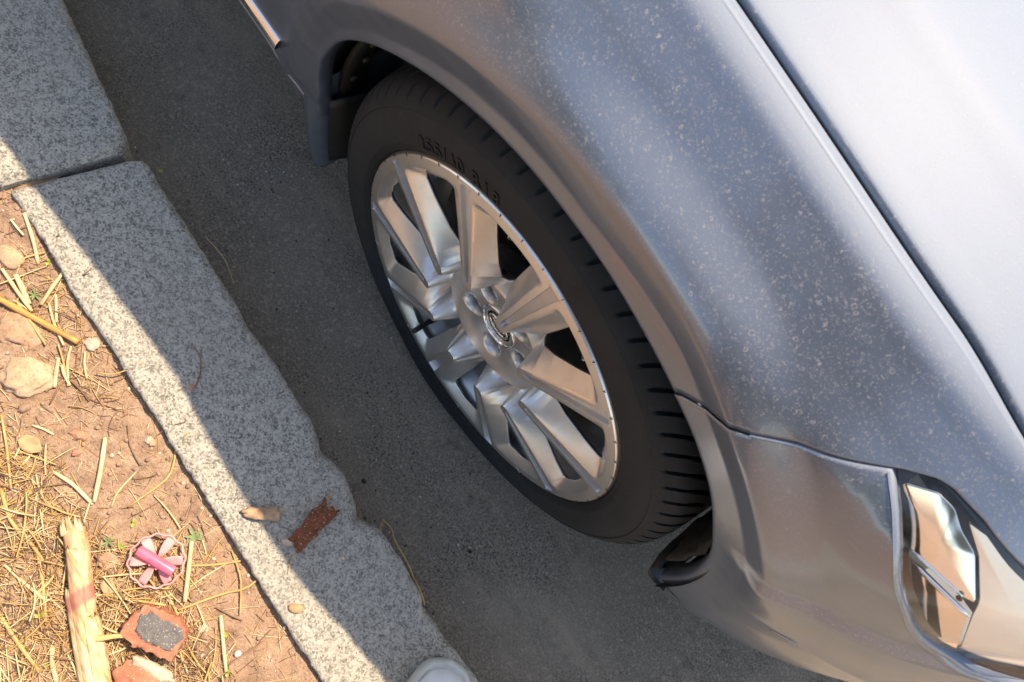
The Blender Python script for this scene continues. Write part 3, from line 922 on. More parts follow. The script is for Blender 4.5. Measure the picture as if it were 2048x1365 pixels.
# ------------------------------------------------------------------ wheel
WHEEL = bpy.data.objects.new('wheel', None); COL.objects.link(WHEEL)
WHEEL.parent = car; WHEEL.matrix_parent_inverse = Matrix.Translation(-Vector(CAR_BASE))
WHEEL.location = (0, .10, HUB); WLOC[WHEEL.name] = Vector((0, .10, HUB))
WHEEL['label'] = 'front wheel with ten grooved alloy spokes and a dusty low-profile tyre'
SPOKE0 = 14.0
YW = .055                                    # depth of the window edge behind the face
WALL = .023
RING = .2315
def face_half(r):
    """Half width of a spoke's machined face at radius r."""
    e = r * math.radians(18)
    if r < .0945: return 0.0
    if r < .1035: return math.sqrt(max(0.0, .0088 ** 2 - (.1035 - r) ** 2) if r > .0948 else 0.0)
    f = .0088 + (.0150 - .0088) * (r - .1035) / (.222 - .1035)
    if r > .2195:
        q = min(1.0, (r - .2195) / (RING - .2195))
        f += .012 * (1 - math.sqrt(max(0.0, 1 - q * q)))
    if r >= RING: return e
    return min(f, e)
def smin(a, b, k):
    h = np.clip(.5 + .5 * (b - a) / k, 0, 1)
    return b * (1 - h) + a * h - k * h * (1 - h)
def wheel_sheet():
    radii = np.concatenate([np.linspace(.024, .070, 36), np.linspace(.0715, .0945, 18), np.linspace(.0950, .108, 18), np.linspace(.110, .206, 66),
                            np.linspace(.2075, .2312, 26), [.2315, .2325, .2355, .238, .2395, .2415, .2435, .2445, .2450, .2462, .2470, .2474]])
    NW_ = 26
    half_u = []
    rows_V, MI = [], []
    ncol = None
    for r in radii:
        e = r * math.radians(18)
        f = face_half(r) if r < RING else face_half(RING - 2e-4) * r / RING
        g = 0.0
        if .107 < r < .2385: g = .0026 + .0048 * (r - .107) / .13
        if .107 < r < .1105: g *= math.sqrt((r - .107) / .0035)
        if .2365 < r < .2385: g *= 1.0
        fs = f if f > 1e-6 else 0.0
        gg = min(g, fs * .62)
        ge = min(gg + .0007, fs * .8) if gg > 0 else fs * .45
        br = [0.0, gg * .5 if gg > 0 else fs * .15, gg if gg > 0 else fs * .3, ge, ge + (fs - ge) * .5, fs]
        fe = fs
        rest = []
        # where the wall reaches the window edge on this row (the same break on every row, so the cut is a clean line)
        dd = np.linspace(fe, e, 400)
        if r < RING:
            q1 = np.maximum(np.where(r < .1035, (np.hypot(r - .1035, dd) - .0088) * 1.5, dd - f), 0)
            qs = np.maximum(smin(q1, 0 * dd + max(0.0, RING - r) * 1.7, .010), 0)
            hit = np.nonzero(qs > WALL)[0]
            wpos = dd[hit[0]] if len(hit) and r > .1065 else e
        else: wpos = e
        rest = np.concatenate([fe + (wpos - fe) * (np.arange(1, 19) / 18.0), wpos + (e - wpos) * (np.arange(1, NW_ - 17) / (NW_ - 18.0))])
        has_win = wpos < e - 1e-6
        d = np.concatenate([br, rest])
        # depth
        nubd = np.where(r < .1035, (np.hypot(r - .1035, d) - .0088) * 1.5, d - f) if r < RING else 0 * d - 1
        s1 = np.maximum(nubd, 0) if r < RING else 0 * d
        s2 = max(0.0, RING - r) * 1.7
        s = np.minimum(s1, s2) if r >= .2 and False else smin(s1, 0 * d + s2, .010)
        s = np.maximum(s, 0); s = np.where(nubd <= 1e-6, 0, s)
        if r >= RING: s = 0 * d
        wall = np.where(s < .0016, s * s / .0032 * 1.6, (s - .0008) * 1.6)
        prof_d = float(np.interp(r, [.088, .100, .112, .125, .15, .19, .225], [.085, .065, .040, .027, .020, .0145, .0120])) * (np.clip(s / WALL, 0, 1) ** 1.15)
        beyond = np.maximum(s - WALL, 0)
        prof_d = prof_d + beyond * .4
        cut = (np.arange(len(d)) > len(br) + 17) & has_win
        hub = .031 + 1.0 * max(0.0, r - .088) + .0 * d
        y = smin(prof_d, hub, .010) if r < .128 else prof_d
        y = np.maximum(y, 0)
        y = np.where(nubd <= 1e-6, 0.0, y) if r < RING else 0 * d
        gd = .0060 if gg > 0 else 0.0
        if gd: y = y + np.where(d <= gg + 1e-9, gd, 0.0)
        y = y - .075 * (.245 - max(r, .09)) * sstep(.055, .10, r)
        if r > .2445: y = y + (r - .2445) * 1.2 + (max(0, r - .2462)) * 4
        half_u.append((d / r, y, cut if r < RING else cut & False))
    V, fl = [], []
    for r, (u, y, cu) in zip(radii, half_u):
        row = []; crow = []
        for k in range(10):
            a0 = math.radians(SPOKE0 + 36 * k)
            for uu, yy, q in zip(u[::-1], y[::-1], cu[::-1]): row.append((-uu + a0, yy)); crow.append(q)
            for uu, yy, q in zip(u[1:-1], y[1:-1], cu[1:-1]): row.append((uu + a0, yy)); crow.append(q)
        fl.extend(crow)
        for a, yy in row:
            V.append((r * math.cos(a), yy, HUB + r * math.sin(a)))
        ncol = len(row)
    V = np.array(V)
    # lug pockets and centre bore dish
    rr = np.hypot(V[:, 0], V[:, 2] - HUB)
    for k in range(5):
        a = math.radians(-4 + 72 * k)
        cx, cz = .0525 * math.cos(a), HUB + .0525 * math.sin(a)
        dist = np.hypot(V[:, 0] - cx, V[:, 2] - cz)
        pocket = .026 * (1 - sstep(.0126, .0158, dist)) + .003 * (1 - sstep(.0152, .0195, dist))
        V[:, 1] += pocket
    nper = ncol // 10
    F = grid_faces(len(radii), ncol, True)
    r_row = np.repeat(np.arange(len(radii) - 1), ncol); c_col = np.tile(np.arange(ncol), len(radii) - 1) % nper
    # drop faces that fall into the windows
    ymax = V[F, 1].max(1); ymin = V[F, 1].min(1)
    rmid = rr[F].mean(1)
    keep = ~(np.array(fl)[F].any(1))
    # material: machined where the whole face lies on the face plane
    cone = V[:, 1] + .075 * (.245 - np.maximum(rr, .09)) * sstep(.055, .10, rr)
    mach = (np.abs(cone[F]).max(1) < .0006) & (rmid > .094) | ((rmid > .2446))
    F2, mi = F[keep], np.where(mach[keep], 1, 0)
    return V, F2, mi
V, F, mi = wheel_sheet()
a, b, c = V[F[50][0]], V[F[50][1]], V[F[50][2]]
if np.cross(b - a, c - b)[1] > 0: F = F[:, ::-1]
rim = mesh_obj('rim', V, F, [M['wheel'], M['machined']], WHEEL, True, mi)
autosmooth(rim, 38); solid(rim, .0055)
rim['label'] = 'ten-spoke alloy rim with machined faces and painted hollows'
# barrel behind the spokes
V, F = lathe_y([(.2474, .004), (.2480, .008), (.2440, .012), (.236, .020), (.229, .030), (.2235, .046), (.220, .052), (.2205, .060), (.217, .064), (.214, .12), (.218, .22), (.243, .235)], 160, (0, 0, HUB))
bar = mesh_obj('rim_barrel', V, F, M['wheel'], WHEEL)
# ticks round the rim edge
mb = MB()
for k in range(44):
    a = math.radians(k * 360 / 44 + 2)
    ca, sa = math.cos(a), math.sin(a)
    V, F = box_data((0, 0, 0), (.0022, .0004, .00035), None)
    R_ = np.array([[ca, 0, -sa], [0, 1, 0], [sa, 0, ca]])
    V = np.asarray(V) @ R_.T + np.array([.2446 * ca, -.0001, HUB + .2446 * sa]); mb.add(V, F)
tk = mb.build('rim_edge_marks', M['letter'], WHEEL, False); tk['kind'] = 'stuff'
# brake disc, hub and caliper
V, F = lathe_y([(.03, .10), (.075, .100), (.078, .118), (.158, .118), (.160, .122), (.160, .138), (.075, .14)], 96, (0, 0, HUB)); bd = mesh_obj('brake_disc', V, F, M['steel'], WHEEL); autosmooth(bd, 30)
mb = MB()
for a0 in np.linspace(95, 150, 12):
    pass
V, F = lathe_y([(.105, .085), (.165, .085), (.172, .095), (.172, .16)], 22, (0, 0, HUB), 120, 178); mb.add(V, F)
cal = mb.build('brake_caliper', M['liner'], WHEEL); solid(cal, .02)
V, F = lathe_y([(.0, .26), (.19, .262), (.212, .2)], 60, (0, 0, HUB)); mesh_obj('wheel_inner_disc', V, F, M['dark'], WHEEL)  # near-black disc closing the rim, painting the dark behind the spokes
# lug nuts
def nut_mesh():
    mb = MB()
    ring = [(.0108, .072), (.0108, .0565), (.0098, .0545), (.0062, .0540), (.0060, .0525), (.0045, .0512), (.0001, .0508)]
    n = 24; V = []
    for i, (r, y) in enumerate(ring):
        for k in range(n):
            a = 2 * math.pi * k / n
            hexr = r / max(abs(math.cos((a % (math.pi / 3)) - math.pi / 6)), .5) * .93 if i < 3 else r
            V.append((hexr * math.cos(a), y, hexr * math.sin(a)))
    return V, [tuple(f) for f in grid_faces(len(ring), n, True)]
nv, nf = nut_mesh()
nut0 = mesh_obj('lug_nut', np.array(nv) , nf, M['nut'], WHEEL); autosmooth(nut0, 30)
for k in range(5):
    a = math.radians(-4 + 72 * k)
    o = nut0 if k == 0 else nut0.copy()
    if k: COL.objects.link(o); o.parent = WHEEL; o.matrix_parent_inverse = nut0.matrix_parent_inverse.copy()
    o.location = (.0525 * math.cos(a), -.0125, HUB + .0525 * math.sin(a)); o.rotation_euler = (0, .4 * k, 0)
# centre cap with a raised oval emblem
V, F = lathe_y([(.0325, .041), (.0325, .0335), (.0315, .0318), (.0290, .0312), (.0283, .0322), (.0275, .0328), (.010, .0316), (.0001, .0314)], 64, (0, 0, HUB))
cap = mesh_obj('centre_cap', V, F, M['gloss_black'], WHEEL); autosmooth(cap, 30)
V, F = lathe_y([(.0300, .035), (.0327, .035), (.0327, .0302), (.0318, .0288), (.0302, .0286), (.0292, .0296), (.0288, .034)], 64, (0, 0, HUB)); mesh_obj('cap_ring', V, F, M['chrome'], WHEEL)
mb = MB()
a = np.linspace(0, 2 * math.pi, 49)
P = np.stack([.0185 * np.cos(a), .0312 + 0 * a, HUB + .0125 * np.sin(a)], -1); V, F = tube_data(P, .0019, 8, .7, (0, 1, 0), False); mb.add(V, F)
P = np.stack([.0075 * np.cos(a), .0310 + 0 * a, HUB + .0120 * np.sin(a)], -1); V, F = tube_data(P, .0015, 8, .7, (0, 1, 0), False); mb.add(V, F)
P = np.stack([.0135 * np.cos(a), .0310 + 0 * a, HUB + .0045 + .0050 * np.sin(a)], -1); V, F = tube_data(P, .0015, 8, .7, (0, 1, 0), False); mb.add(V, F)
em = mb.build('cap_emblem', M['chrome'], WHEEL)
em['label'] = 'chrome emblem of crossed ovals on the wheel cap'
# valve stem
va = math.radians(250)
p0 = np.array((.219 * math.cos(va), .036, HUB + .219 * math.sin(va))); p1 = np.array((.2170 * math.cos(va), -.006, HUB + .2170 * math.sin(va)))
V, F = tube_data(polyline([p0, p1], 8), [.0052, .0048, .0040, .0036, .0040, .0042, .0042, .0036], 12, up=(1, 0, 0)); mesh_obj('valve_stem', V, F, M['black'], WHEEL)

# tyre
def tyre_sheet():
    prof = [(.2425, .016), (.2462, .009), (.2485, .0045), (.2505, .0018), (.2535, -.0004), (.2560, -.0018), (.2572, -.0032), (.2600, -.0034), (.2660, -.0042), (.2740, -.0048), (.2820, -.0044), (.2900, -.0030),
            (.2960, -.0010), (.2985, -.0002), (.2994, -.0012), (.3006, -.0002), (.3050, .0022)]
    ys = np.concatenate([[.0040, .0060, .009, .0125, .017, .023, .030, .037, .044, .051, .056, .060, .0635, .067, .071, .075, .080, .088, .096, .102, .106, .111, .115, .120, .128, .136, .142, .146, .151, .155, .16, .17, .18, .19, .20, .21, .22, .23]])
    ry = pchip([.002, .006, .0125, .024, .045, .07, .115, .17, .20, .235], [.3050, .3105, .3170, .3240, .3290, .3318, .3340, .3325, .3300, .318], ys)
    prof += [(r, y) for r, y in zip(ry, ys)]
    prof += [(.300, .247), (.27, .25), (.245, .232)]
    prof = np.array(prof)
    NG = 74; per = 18
    n = NG * per
    th = np.linspace(0, 2 * math.pi, n, endpoint=False)
    R_ = np.repeat(prof[:, 0:1], n, 1); Y = np.repeat(prof[:, 1:2], n, 1)
    ph = th[None, :] * NG / (2 * math.pi)
    # curved lateral grooves over each shoulder
    yy = Y
    curve = 1.7 * (np.clip(yy, 0, .06) / .06) ** 1.6
    cell = ph % 1.0
    dist = np.minimum(cell, 1 - cell)
    wid = .036 + .05 * sstep(.0, .05, yy)
    amt = sstep(.0025, .012, yy) * (1 - sstep(.058, .062, yy))
    groove = (1 - sstep(wid, wid + .05, dist)) * amt * .0068
    cell2 = (ph + .4) % 1.0; dist2 = np.minimum(cell2, 1 - cell2)
    groove += (1 - sstep(.09, .14, dist2)) * sstep(.155, .165, yy) * (1 - sstep(.225, .235, yy)) * .006
    for gy, gw in ((.0675, .0045), (.1085, .005), (.1495, .005)):
        groove += (1 - sstep(gw * .6, gw, np.abs(yy - gy))) * .007
    groove = np.where(prof[:, 0:1] > .304, groove, 0)
    R_ = R_ - groove
    # faint moulded scuffs on the wall
    wallmask = (prof[:, 0:1] > .258) & (prof[:, 0:1] < .30) & (prof[:, 1:2] < 0)
    # every row of the shoulder is turned a little further, so that the grooves sweep back in a curve
    th2 = th[None, :] - np.clip(curve, 0, 1.7) * (yy > 0) * (prof[:, 0:1] > .304) * 2 * math.pi / NG
    th2 = np.where(np.arange(len(prof))[:, None] >= len(prof) - 3, th[None, :] - 1.7 * 2 * math.pi / NG, th2)
    X = R_ * np.cos(th2); Z = HUB + R_ * np.sin(th2)
    # the tyre sits on the road: flattened, with the wall bulging
    low = np.clip((.030 - Z) / .03, 0, 1)
    Y = np.where(Y < .1, Y - .006 * low * (prof[:, 0:1] > .26), Y)
    Z = np.maximum(Z, .0008)
    V = np.stack([X, Y, Z], -1).reshape(-1, 3)
    return V, grid_faces(len(prof), n, True)
V, F = tyre_sheet()
a, b, c = V[F[8 * 1332][0]], V[F[8 * 1332][1]], V[F[8 * 1332][2]]
if np.cross(b - a, c - b)[1] > 0: F = F[:, ::-1]
tyre = mesh_obj('tyre', V, F, M['tyre'], WHEEL); autosmooth(tyre, 55)
tyre['label'] = 'dusty black low-profile tyre with raised size letters and curved shoulder grooves'

# raised lettering, wrapped round the sidewall
def wall_text(txt, th_start, r0, size, name='sidewall_lettering', extr=.0012, sx=1.0):
    cu = bpy.data.curves.new(name, 'FONT'); cu.body = txt; cu.size = size; cu.extrude = extr; cu.offset = size * .010; cu.resolution_u = 3
    cu.space_character = 1.22
    t = bpy.data.objects.new(name, cu); COL.objects.link(t)
    bpy.context.view_layer.update()
    me = bpy.data.meshes.new_from_object(t.evaluated_get(bpy.context.evaluated_depsgraph_get()))
    bpy.data.objects.remove(t)
    wy = lambda r: np.interp(r, [.2560, .2600, .2660, .2740, .2820, .2900, .2960], [-.0018, -.0034, -.0042, -.0048, -.0044, -.0030, -.0010])
    for v in me.vertices:
        r = r0 + v.co.y; a = math.radians(th_start) - v.co.x * sx / r0
        v.co = (r * math.cos(a), float(wy(r)) - v.co.z - .0002, HUB + r * math.sin(a))
    me.materials.clear(); me.materials.append(M['letter'])
    o = bpy.data.objects.new(name, me); link(o, WHEEL)
    return o
lt = wall_text('255/40 R18', 137.5, .2600, .0235)
lt['label'] = 'raised tyre size lettering 255/40 R18'

# ------------------------------------------------------------------ things on the kerb, verge and road
def on_soil(x, y): return soil_h(x, y)
STRAWS = [
   (((-0.476, -0.37), (-0.409, -0.389)), 0.0031, 0) ,
   (((-0.42, -0.428), (-0.352, -0.425)), 0.0031, 0) ,
   (((-0.391, -0.357), (-0.354, -0.412)), 0.0031, 0) ,
   (((-0.36, -0.391), (-0.325, -0.408)), 0.0025, 0) ,
   (((-0.353, -0.403), (-0.293, -0.415)), 0.0022, 0) ,
   (((-0.159, -0.431), (-0.093, -0.48)), 0.0037, 0) ,
   (((-0.153, -0.501), (-0.126, -0.49), (-0.092, -0.483)), 0.0031, 0) ,
   (((-0.11, -0.36), (-0.072, -0.398), (-0.066, -0.451)), 0.0022, 1) ,
   (((-0.109, -0.344), (-0.108, -0.364)), 0.0015, 1) ,
   (((-0.102, -0.419), (-0.088, -0.455), (-0.077, -0.467)), 0.0015, 0) ,
   (((-0.16, -0.402), (-0.129, -0.413), (-0.105, -0.415)), 0.0012, 2) ,
   (((0.015, -0.411), (0.043, -0.431), (0.075, -0.454)), 0.0037, 0) ,
   (((0.039, -0.429), (0.057, -0.402), (0.071, -0.375)), 0.0025, 1) ,
   (((0.079, -0.465), (0.095, -0.409), (0.105, -0.384), (0.104, -0.37)), 0.0025, 1) ,
   (((0.053, -0.377), (0.085, -0.384), (0.129, -0.409)), 0.0019, 1) ,
   (((0.115, -0.428), (0.147, -0.443), (0.178, -0.457)), 0.0031, 0) ,
   (((0.173, -0.452), (0.175, -0.401)), 0.0019, 2) ,
   (((0.103, -0.428), (0.137, -0.41)), 0.0015, 2) ,
   (((-0.01, -0.389), (0.026, -0.396)), 0.0015, 2) ,
   (((0.04, -0.468), (0.069, -0.467), (0.093, -0.47)), 0.0025, 1) ,
   (((-0.043, -0.511), (-0.005, -0.507), (0.031, -0.509)), 0.0031, 2) ,
   (((-0.166, -0.557), (-0.121, -0.566), (-0.095, -0.561), (-0.062, -0.559)), 0.0037, 1) ,
   (((-0.079, -0.559), (-0.043, -0.57), (0.006, -0.59)), 0.0031, 1) ,
   (((-0.034, -0.624), (0.01, -0.623), (0.047, -0.62)), 0.0037, 1) ,
   (((0.031, -0.596), (0.07, -0.612)), 0.0037, 0) ,
   (((-0.22, -0.388), (-0.219, -0.372), (-0.22, -0.352)), 0.0012, 2) ,
   (((-0.241, -0.4), (-0.227, -0.381), (-0.221, -0.346)), 0.0015, 1) ,
   (((-0.249, -0.45), (-0.281, -0.428)), 0.0031, 0) ,
   (((-0.27, -0.429), (-0.242, -0.434)), 0.0025, 0) ,
   (((-0.287, -0.408), (-0.273, -0.42), (-0.249, -0.432)), 0.0019, 0) ,
   (((-0.273, -0.398), (-0.24, -0.413)), 0.0019, 0) ,
   (((-0.232, -0.465), (-0.248, -0.443), (-0.259, -0.416)), 0.0019, 2) ,
   (((-0.362, -0.362), (-0.364, -0.351), (-0.363, -0.337)), 0.0011, 2) ,
   (((-0.34, -0.371), (-0.337, -0.359), (-0.336, -0.347)), 0.0012, 2) ,
   (((-0.436, -0.372), (-0.428, -0.364), (-0.427, -0.348)), 0.0012, 2) ,
   (((-0.422, -0.421), (-0.419, -0.374)), 0.0019, 1) ,
   (((0.053, -0.493), (0.048, -0.465), (0.042, -0.441)), 0.0025, 1) ,
   (((-0.565, -0.356), (-0.535, -0.352)), 0.0015, 1) ,
   (((-0.374, -0.434), (-0.303, -0.432)), 0.0025, 1) ,
   (((-0.128, -0.388), (-0.13, -0.366), (-0.124, -0.34)), 0.0012, 2) ,
   (((-0.476, -0.388), (-0.45, -0.385)), 0.0019, 0) ,
   (((-0.248, -0.516), (-0.206, -0.53), (-0.159, -0.548)), 0.0025, 1) ,
   (((-0.033, -0.495), (-0.0, -0.465), (-0.003, -0.481)), 0.0015, 1) ,
   (((-0.018, -0.556), (0.017, -0.522)), 0.0019, 0) ,
   (((0.011, -0.525), (0.065, -0.474)), 0.0025, 1) ,
   (((-0.099, -0.482), (-0.06, -0.522)), 0.0015, 0) ,
   (((-0.12, -0.524), (-0.086, -0.502)), 0.0019, 1) ,
   (((-0.2, -0.522), (-0.159, -0.494)), 0.0019, 1) ,
   (((-0.219, -0.494), (-0.195, -0.479)), 0.0019, 0) ,
   (((-0.082, -0.594), (-0.021, -0.578)), 0.0025, 0) ,
   (((-0.03, -0.591), (-0.041, -0.556)), 0.0025, 1) ,
]
def straw_data(P, r, n=6, lift=0.0):
    P = np.asarray(P, float)
    if len(P) == 2: P = np.array([P[0], (P[0] + P[1]) / 2 + RNG.normal(0, .0012, 2), P[1]])
    Q = spline(P, 9)
    z = []
    for x, y in Q:
        base = max(on_soil(x, y), ZK if y > -.352 else -1)
        z.append(base)
    z = np.array(z)
    # stiff: rests on the high points
    t = np.linspace(0, 1, len(z))
    k = np.polyfit(t, z, 1); line = k[0] * t + k[1]
    line = line + max(0, np.max(z - line)) * .55
    zz = np.maximum(line, z - r * .3) + r * .8 + lift
    R_ = r * (1 - .45 * (t - .5) ** 2) * (1 + .06 * np.sin(t * 37 + P[0][0] * 90))
    return tube_data(np.column_stack([Q, zz]), R_, n, .7)
straw_mats = [M['straw'], M['straw_gold'], M['straw_brown']]
STRAWS.append((((-.4055, -.4185), (-.3625, -.4235)), .0046, 0))
STRAW_LABELS = [
    'pale straw nearest the joint of the two kerb stones',
    'broad pale straw running down into the orange stalk',
    'slanting pale straw between the orange stalk and the kerb',
    'short pale straw just above the middle of the orange stalk',
    'pale straw passing under the middle of the orange stalk',
    'pale flat straw lying alone on bare soil above the reed top',
    'bent pale straw whose end meets the lone flat straw',
    'bent golden straw on bare soil reaching towards the kerb edge',
    'short golden bit of straw on the inner edge of the sunlit kerb',
    'thin curved pale straw on bare soil above the pink toy',
    'thin dark stem curving over the bare soil near the pale pebbles',
    'pale thick straw just beside the pink toy, on its kerb side',
    'golden straw pointing at the kerb just past the pink toy',
    'long golden straw reaching from the brick fragment towards the kerb',
    'golden stem crossing the long straw close to the kerb',
    'thick pale straw beside the round white pebble',
    'dark twig running from the white pebble towards the kerb',
    'short dark twig on bare soil between the brick and the kerb',
    'small dark twig by the kerb, above the green weed rosette',
    'golden straw between the pink toy and the brick fragment',
    'brown strip of reed leaf beside the reed stem',
    'wide golden grass blade curving through the straw at the far left',
    'golden straw lying just left of the reed joint',
    'long golden straw slanting through the bottom left corner',
    'thick pale straw left of the reed at the bottom edge',
    'thin dark twig leaning from the verge onto the sunlit kerb',
    'thin golden straw leaning from the verge onto the sunlit kerb',
    'pale straw touching the round tan stone on its kerb side',
    'pale straw second from the round tan stone',
    'thin bent pale straw below the tip of the orange stalk',
    'thin pale straw below the knobbly pale clod',
    'dark curved twig below the round tan stone',
    'thin dark twig at the kerb edge, the upper of two',
    'thin dark twig at the kerb edge, the lower of two',
    'dark twig by the kerb beside the straw nearest the joint',
    'golden straw near the left edge behind the broad straw',
    'golden straw slanting from beside the brick up to the pink toy',
    'golden straw in the corner where the verge meets the rear kerb stone',
    'golden straw crossing the brown half-buried stone',
    'curved dark twig beside the pale pebbles on bare soil',
    'thin pale straw at the left edge near the small tan stone',
    'golden straw at the left edge below the round tan stone',
    'bent golden straw end just left of the pink toy',
    'pale straw lying across the reed joint',
    'golden straw running from the reed stem towards the brick',
    'pale straw slanting above the reed top',
    'golden straw lying left of the reed top',
    'golden straw crossing the litter at the left edge, well above the reed',
    'short pale straw among litter below the round tan stone',
    'pale straw slanting through the litter left of the reed',
    'golden straw crossing the litter left of the reed',
    'short wide flat piece of pale straw above the orange stalk',
]
for i, (P, r, c) in enumerate(STRAWS):
    V, F = straw_data(P, r * (.62 if c != 0 else .78), 8, .001 + .0012 * (i % 3))
    nm = 'twig' if c == 2 else 'straw'
    o = mesh_obj(nm, V, F, straw_mats[c])
    tag(o, STRAW_LABELS[i], nm, 'dark twigs on the verge' if c == 2 else 'dry straws strewn over the verge')

# orange stalk
P = np.array([(-.410, -.4625), (-.3827, -.4482), (-.3584, -.4356), (-.3216, -.4164), (-.2875, -.3985)])
Q = spline(P, 16); z = np.array([on_soil(*q) for q in Q]).max() * .6 + .4 * np.array([on_soil(*q) for q in Q]) + .0045
k = Mat('orange_stalk'); n_ = k.noise(40, 4)
k.set(color=k.ramp(n_, [(0.3, (.50, .20, .05)), (.6, (.60, .30, .09)), (.8, (.52, .14, .05))]), rough=.45)
V, F = tube_data(np.column_stack([Q, z]), np.linspace(.0044, .0036, 16) * (1 + .10 * np.sin(np.linspace(0, 20, 16))), 12)
tag(mesh_obj('orange_stalk', V, F, k.m), 'thick orange plant stalk lying across the half-buried stone', 'stalk')
# twig on the shaded kerb top
Q = spline([(-.2085, -.2812), (-.1995, -.2800), (-.1918, -.2814), (-.1733, -.2912), (-.1601, -.3052)], 16)
V, F = tube_data(np.column_stack([Q, ZK + .0022 + .0012 * np.sin(np.linspace(0, 5, 16))]), np.linspace(.0006, .0011, 16), 6)
tag(mesh_obj('twig', V, F, M['straw_brown']), 'thin bent black twig on the shaded top of the kerb', 'twig')

# stones
def stone(name, x, y, size, seed, mat, label, cat='stone', z=None, rot=0.0, group=None, rough=.18, sub=3, sink=.35):
    V, F = rock_data(size, seed, sub, rough)
    V = rotz(V, rot)
    base = on_soil(x, y) if z is None else z
    o = mesh_obj(name, V, F, mat)
    o.location = (x, y, base + size[2] * (1 - 2 * sink) )
    return tag(o, label, cat, group)
def m_rock(name, c0, c1, c2):
    k = Mat(name); n_ = k.noise(45, 7, .7)
    k.set(color=k.mix(k.ramp(k.noise(300, 3), [(.55, 0.0), (.68, .5)]), k.ramp(n_, [(.3, c0), (.5, c1), (.7, c2)]), tuple(v * .5 for v in c0)), rough=.95, spec=.15)
    k.bump(n_, .7, .003); return k.m
m_stoneA = m_rock('tan_stone', (.36, .24, .16), (.48, .33, .22), (.56, .41, .29)); m_stoneB = m_rock('brown_stone', (.30, .18, .115), (.41, .26, .175), (.47, .32, .22))
m_peb = plain('pale_pebble', (.46, .38, .30), .9, var=.25, scale=90); m_pebr = plain('reddish_pebble', (.46, .22, .14), .9, var=.25, scale=90); m_clod = plain('earth_clod', (.30, .20, .14), .95, var=.3, scale=60)
stone('stone', -.2785, -.4705, (.029, .025, .013), 3, m_stoneA, 'round tan stone sunk in the soil near the left edge', rot=1.0, rough=.26, sub=4, sink=.60)
stone('stone', -.338, -.449, (.034, .024, .013), 8, m_stoneB, 'brown half-buried stone under the orange stalk', rot=.5, rough=.28, sub=4, sink=.60)
stone('stone', -.4325, -.4137, (.020, .014, .010), 5, m_stoneA, 'small tan stone at the left edge behind the broad straw', rot=.3, sink=.5)
for i, (x, y, s, mt, lb) in enumerate([
    (-.2783, -.3869, (.0095, .0085, .006), m_peb, 'knobbly pale clod beside the end of the orange stalk'),
    (-.1794, -.4555, (.0105, .006, .005), m_pebr, 'pink pointed pebble alone on the bare soil'),
    (-.1605, -.4674, (.0065, .005, .004), m_pebr, 'smaller reddish pebble next to the pink pointed one'),
    (-.1294, -.3902, (.0055, .0045, .004), m_peb, 'small pale pebble near the kerb in the middle of the verge'),
    (-.1245, -.3885, (.0060, .004, .004), m_stoneA, 'tan pebble touching the small pale pebble near the kerb'),
    (.1684, -.4352, (.0050, .0045, .0042), plain('white_pebble', (.62, .54, .50), .8, var=.1), 'round white pebble beside the dark twig near the kerb'),
    (.1168, -.4535, (.0065, .0050, .004), m_peb, 'buff pebble between the brick fragment and the kerb'),
    (-.2438, -.4910, (.0075, .0060, .005), m_clod, 'dull grey-brown pebble below the round tan stone'),
    (-.0122, -.4969, (.008, .006, .004), m_clod, 'earth clod left of the pink toy'),
    (-.1033, -.4213, (.0045, .004, .003), m_clod, 'little earth clod on the bare soil among bent straws')]):
    stone('pebble', x, y, s, 20 + i, mt, lb, 'pebble', rot=i * .7, sub=3, sink=.38, rough=.42)
stone('brick_chip', .1626, -.3491, (.0105, .0062, .0045), 41, plain('orange_brick_chip', (.50, .27, .15), .9, var=.2, scale=120), 'orange brick chip on the sunlit kerb top', 'brick chip', z=ZK - .001, rot=.75, sub=2, rough=.3, sink=.1)
stone('brick_chip', -.1612, -.3107, (.0042, .0038, .003), 43, m_pebr, 'tiny red chip on the kerb at the foot of the bent twig', 'brick chip', z=ZK, sub=2, rough=.25, sink=.15)

# brick fragments
def prism(P, z0, z1, name, mat, seed, jag=.0012, inset=.0, sub=4, tilt=(0, 0), zj=1.0):
    import bmesh
    P = np.asarray(P, float); c = P.mean(0); n = 60
    Q = polyline(np.vstack([P, P[:1]]), n + 1)[:-1]
    rings = [(1.00, z0), (1.02, z0 + .3 * (z1 - z0)), (1.01, z0 + .7 * (z1 - z0)), (1.0, z1 - .002), (.97, z1)] + [(q, z1) for q in (.85, .65, .45, .25, .08)]
    V = []
    for f, z in rings:
        for k, q in enumerate(Q):
            p = c + (q - c) * f
            zz = z + tilt[0] * (p[0] - c[0]) + tilt[1] * (p[1] - c[1])
            d = jag * nz(p[0] * 220, p[1] * 220 + zz * 150, seed) + jag * nz(p[0] * 500, p[1] * 500 + zz * 400, seed)
            dirn = (q - c) / (np.linalg.norm(q - c) + 1e-9)
            V.append((p[0] + dirn[0] * d * 1.3, p[1] + dirn[1] * d * 1.3, zz + (d * zj if f < 1 else 0)))
    F = [tuple(f) for f in grid_faces(len(rings), n, True)] + [tuple((len(rings) - 1) * n + k for k in range(n))]
    return mesh_obj(name, V, F, mat)
BR = [(0.0509, -0.4896), (0.0526, -0.5082), (0.0578, -0.5235), (0.0633, -0.5294), (0.0817, -0.524), (0.1029, -0.5124), (0.1264, -0.4978), (0.1213, -0.49), (0.1132, -0.4713), (0.1031, -0.4667), (0.0869, -0.4657), (0.068, -0.4772)]
b1 = prism(BR, .098, .1405, 'brick_fragment', M['brick'], 3, jag=.0024, zj=.35, tilt=(.10, .10)); autosmooth(b1, 50)
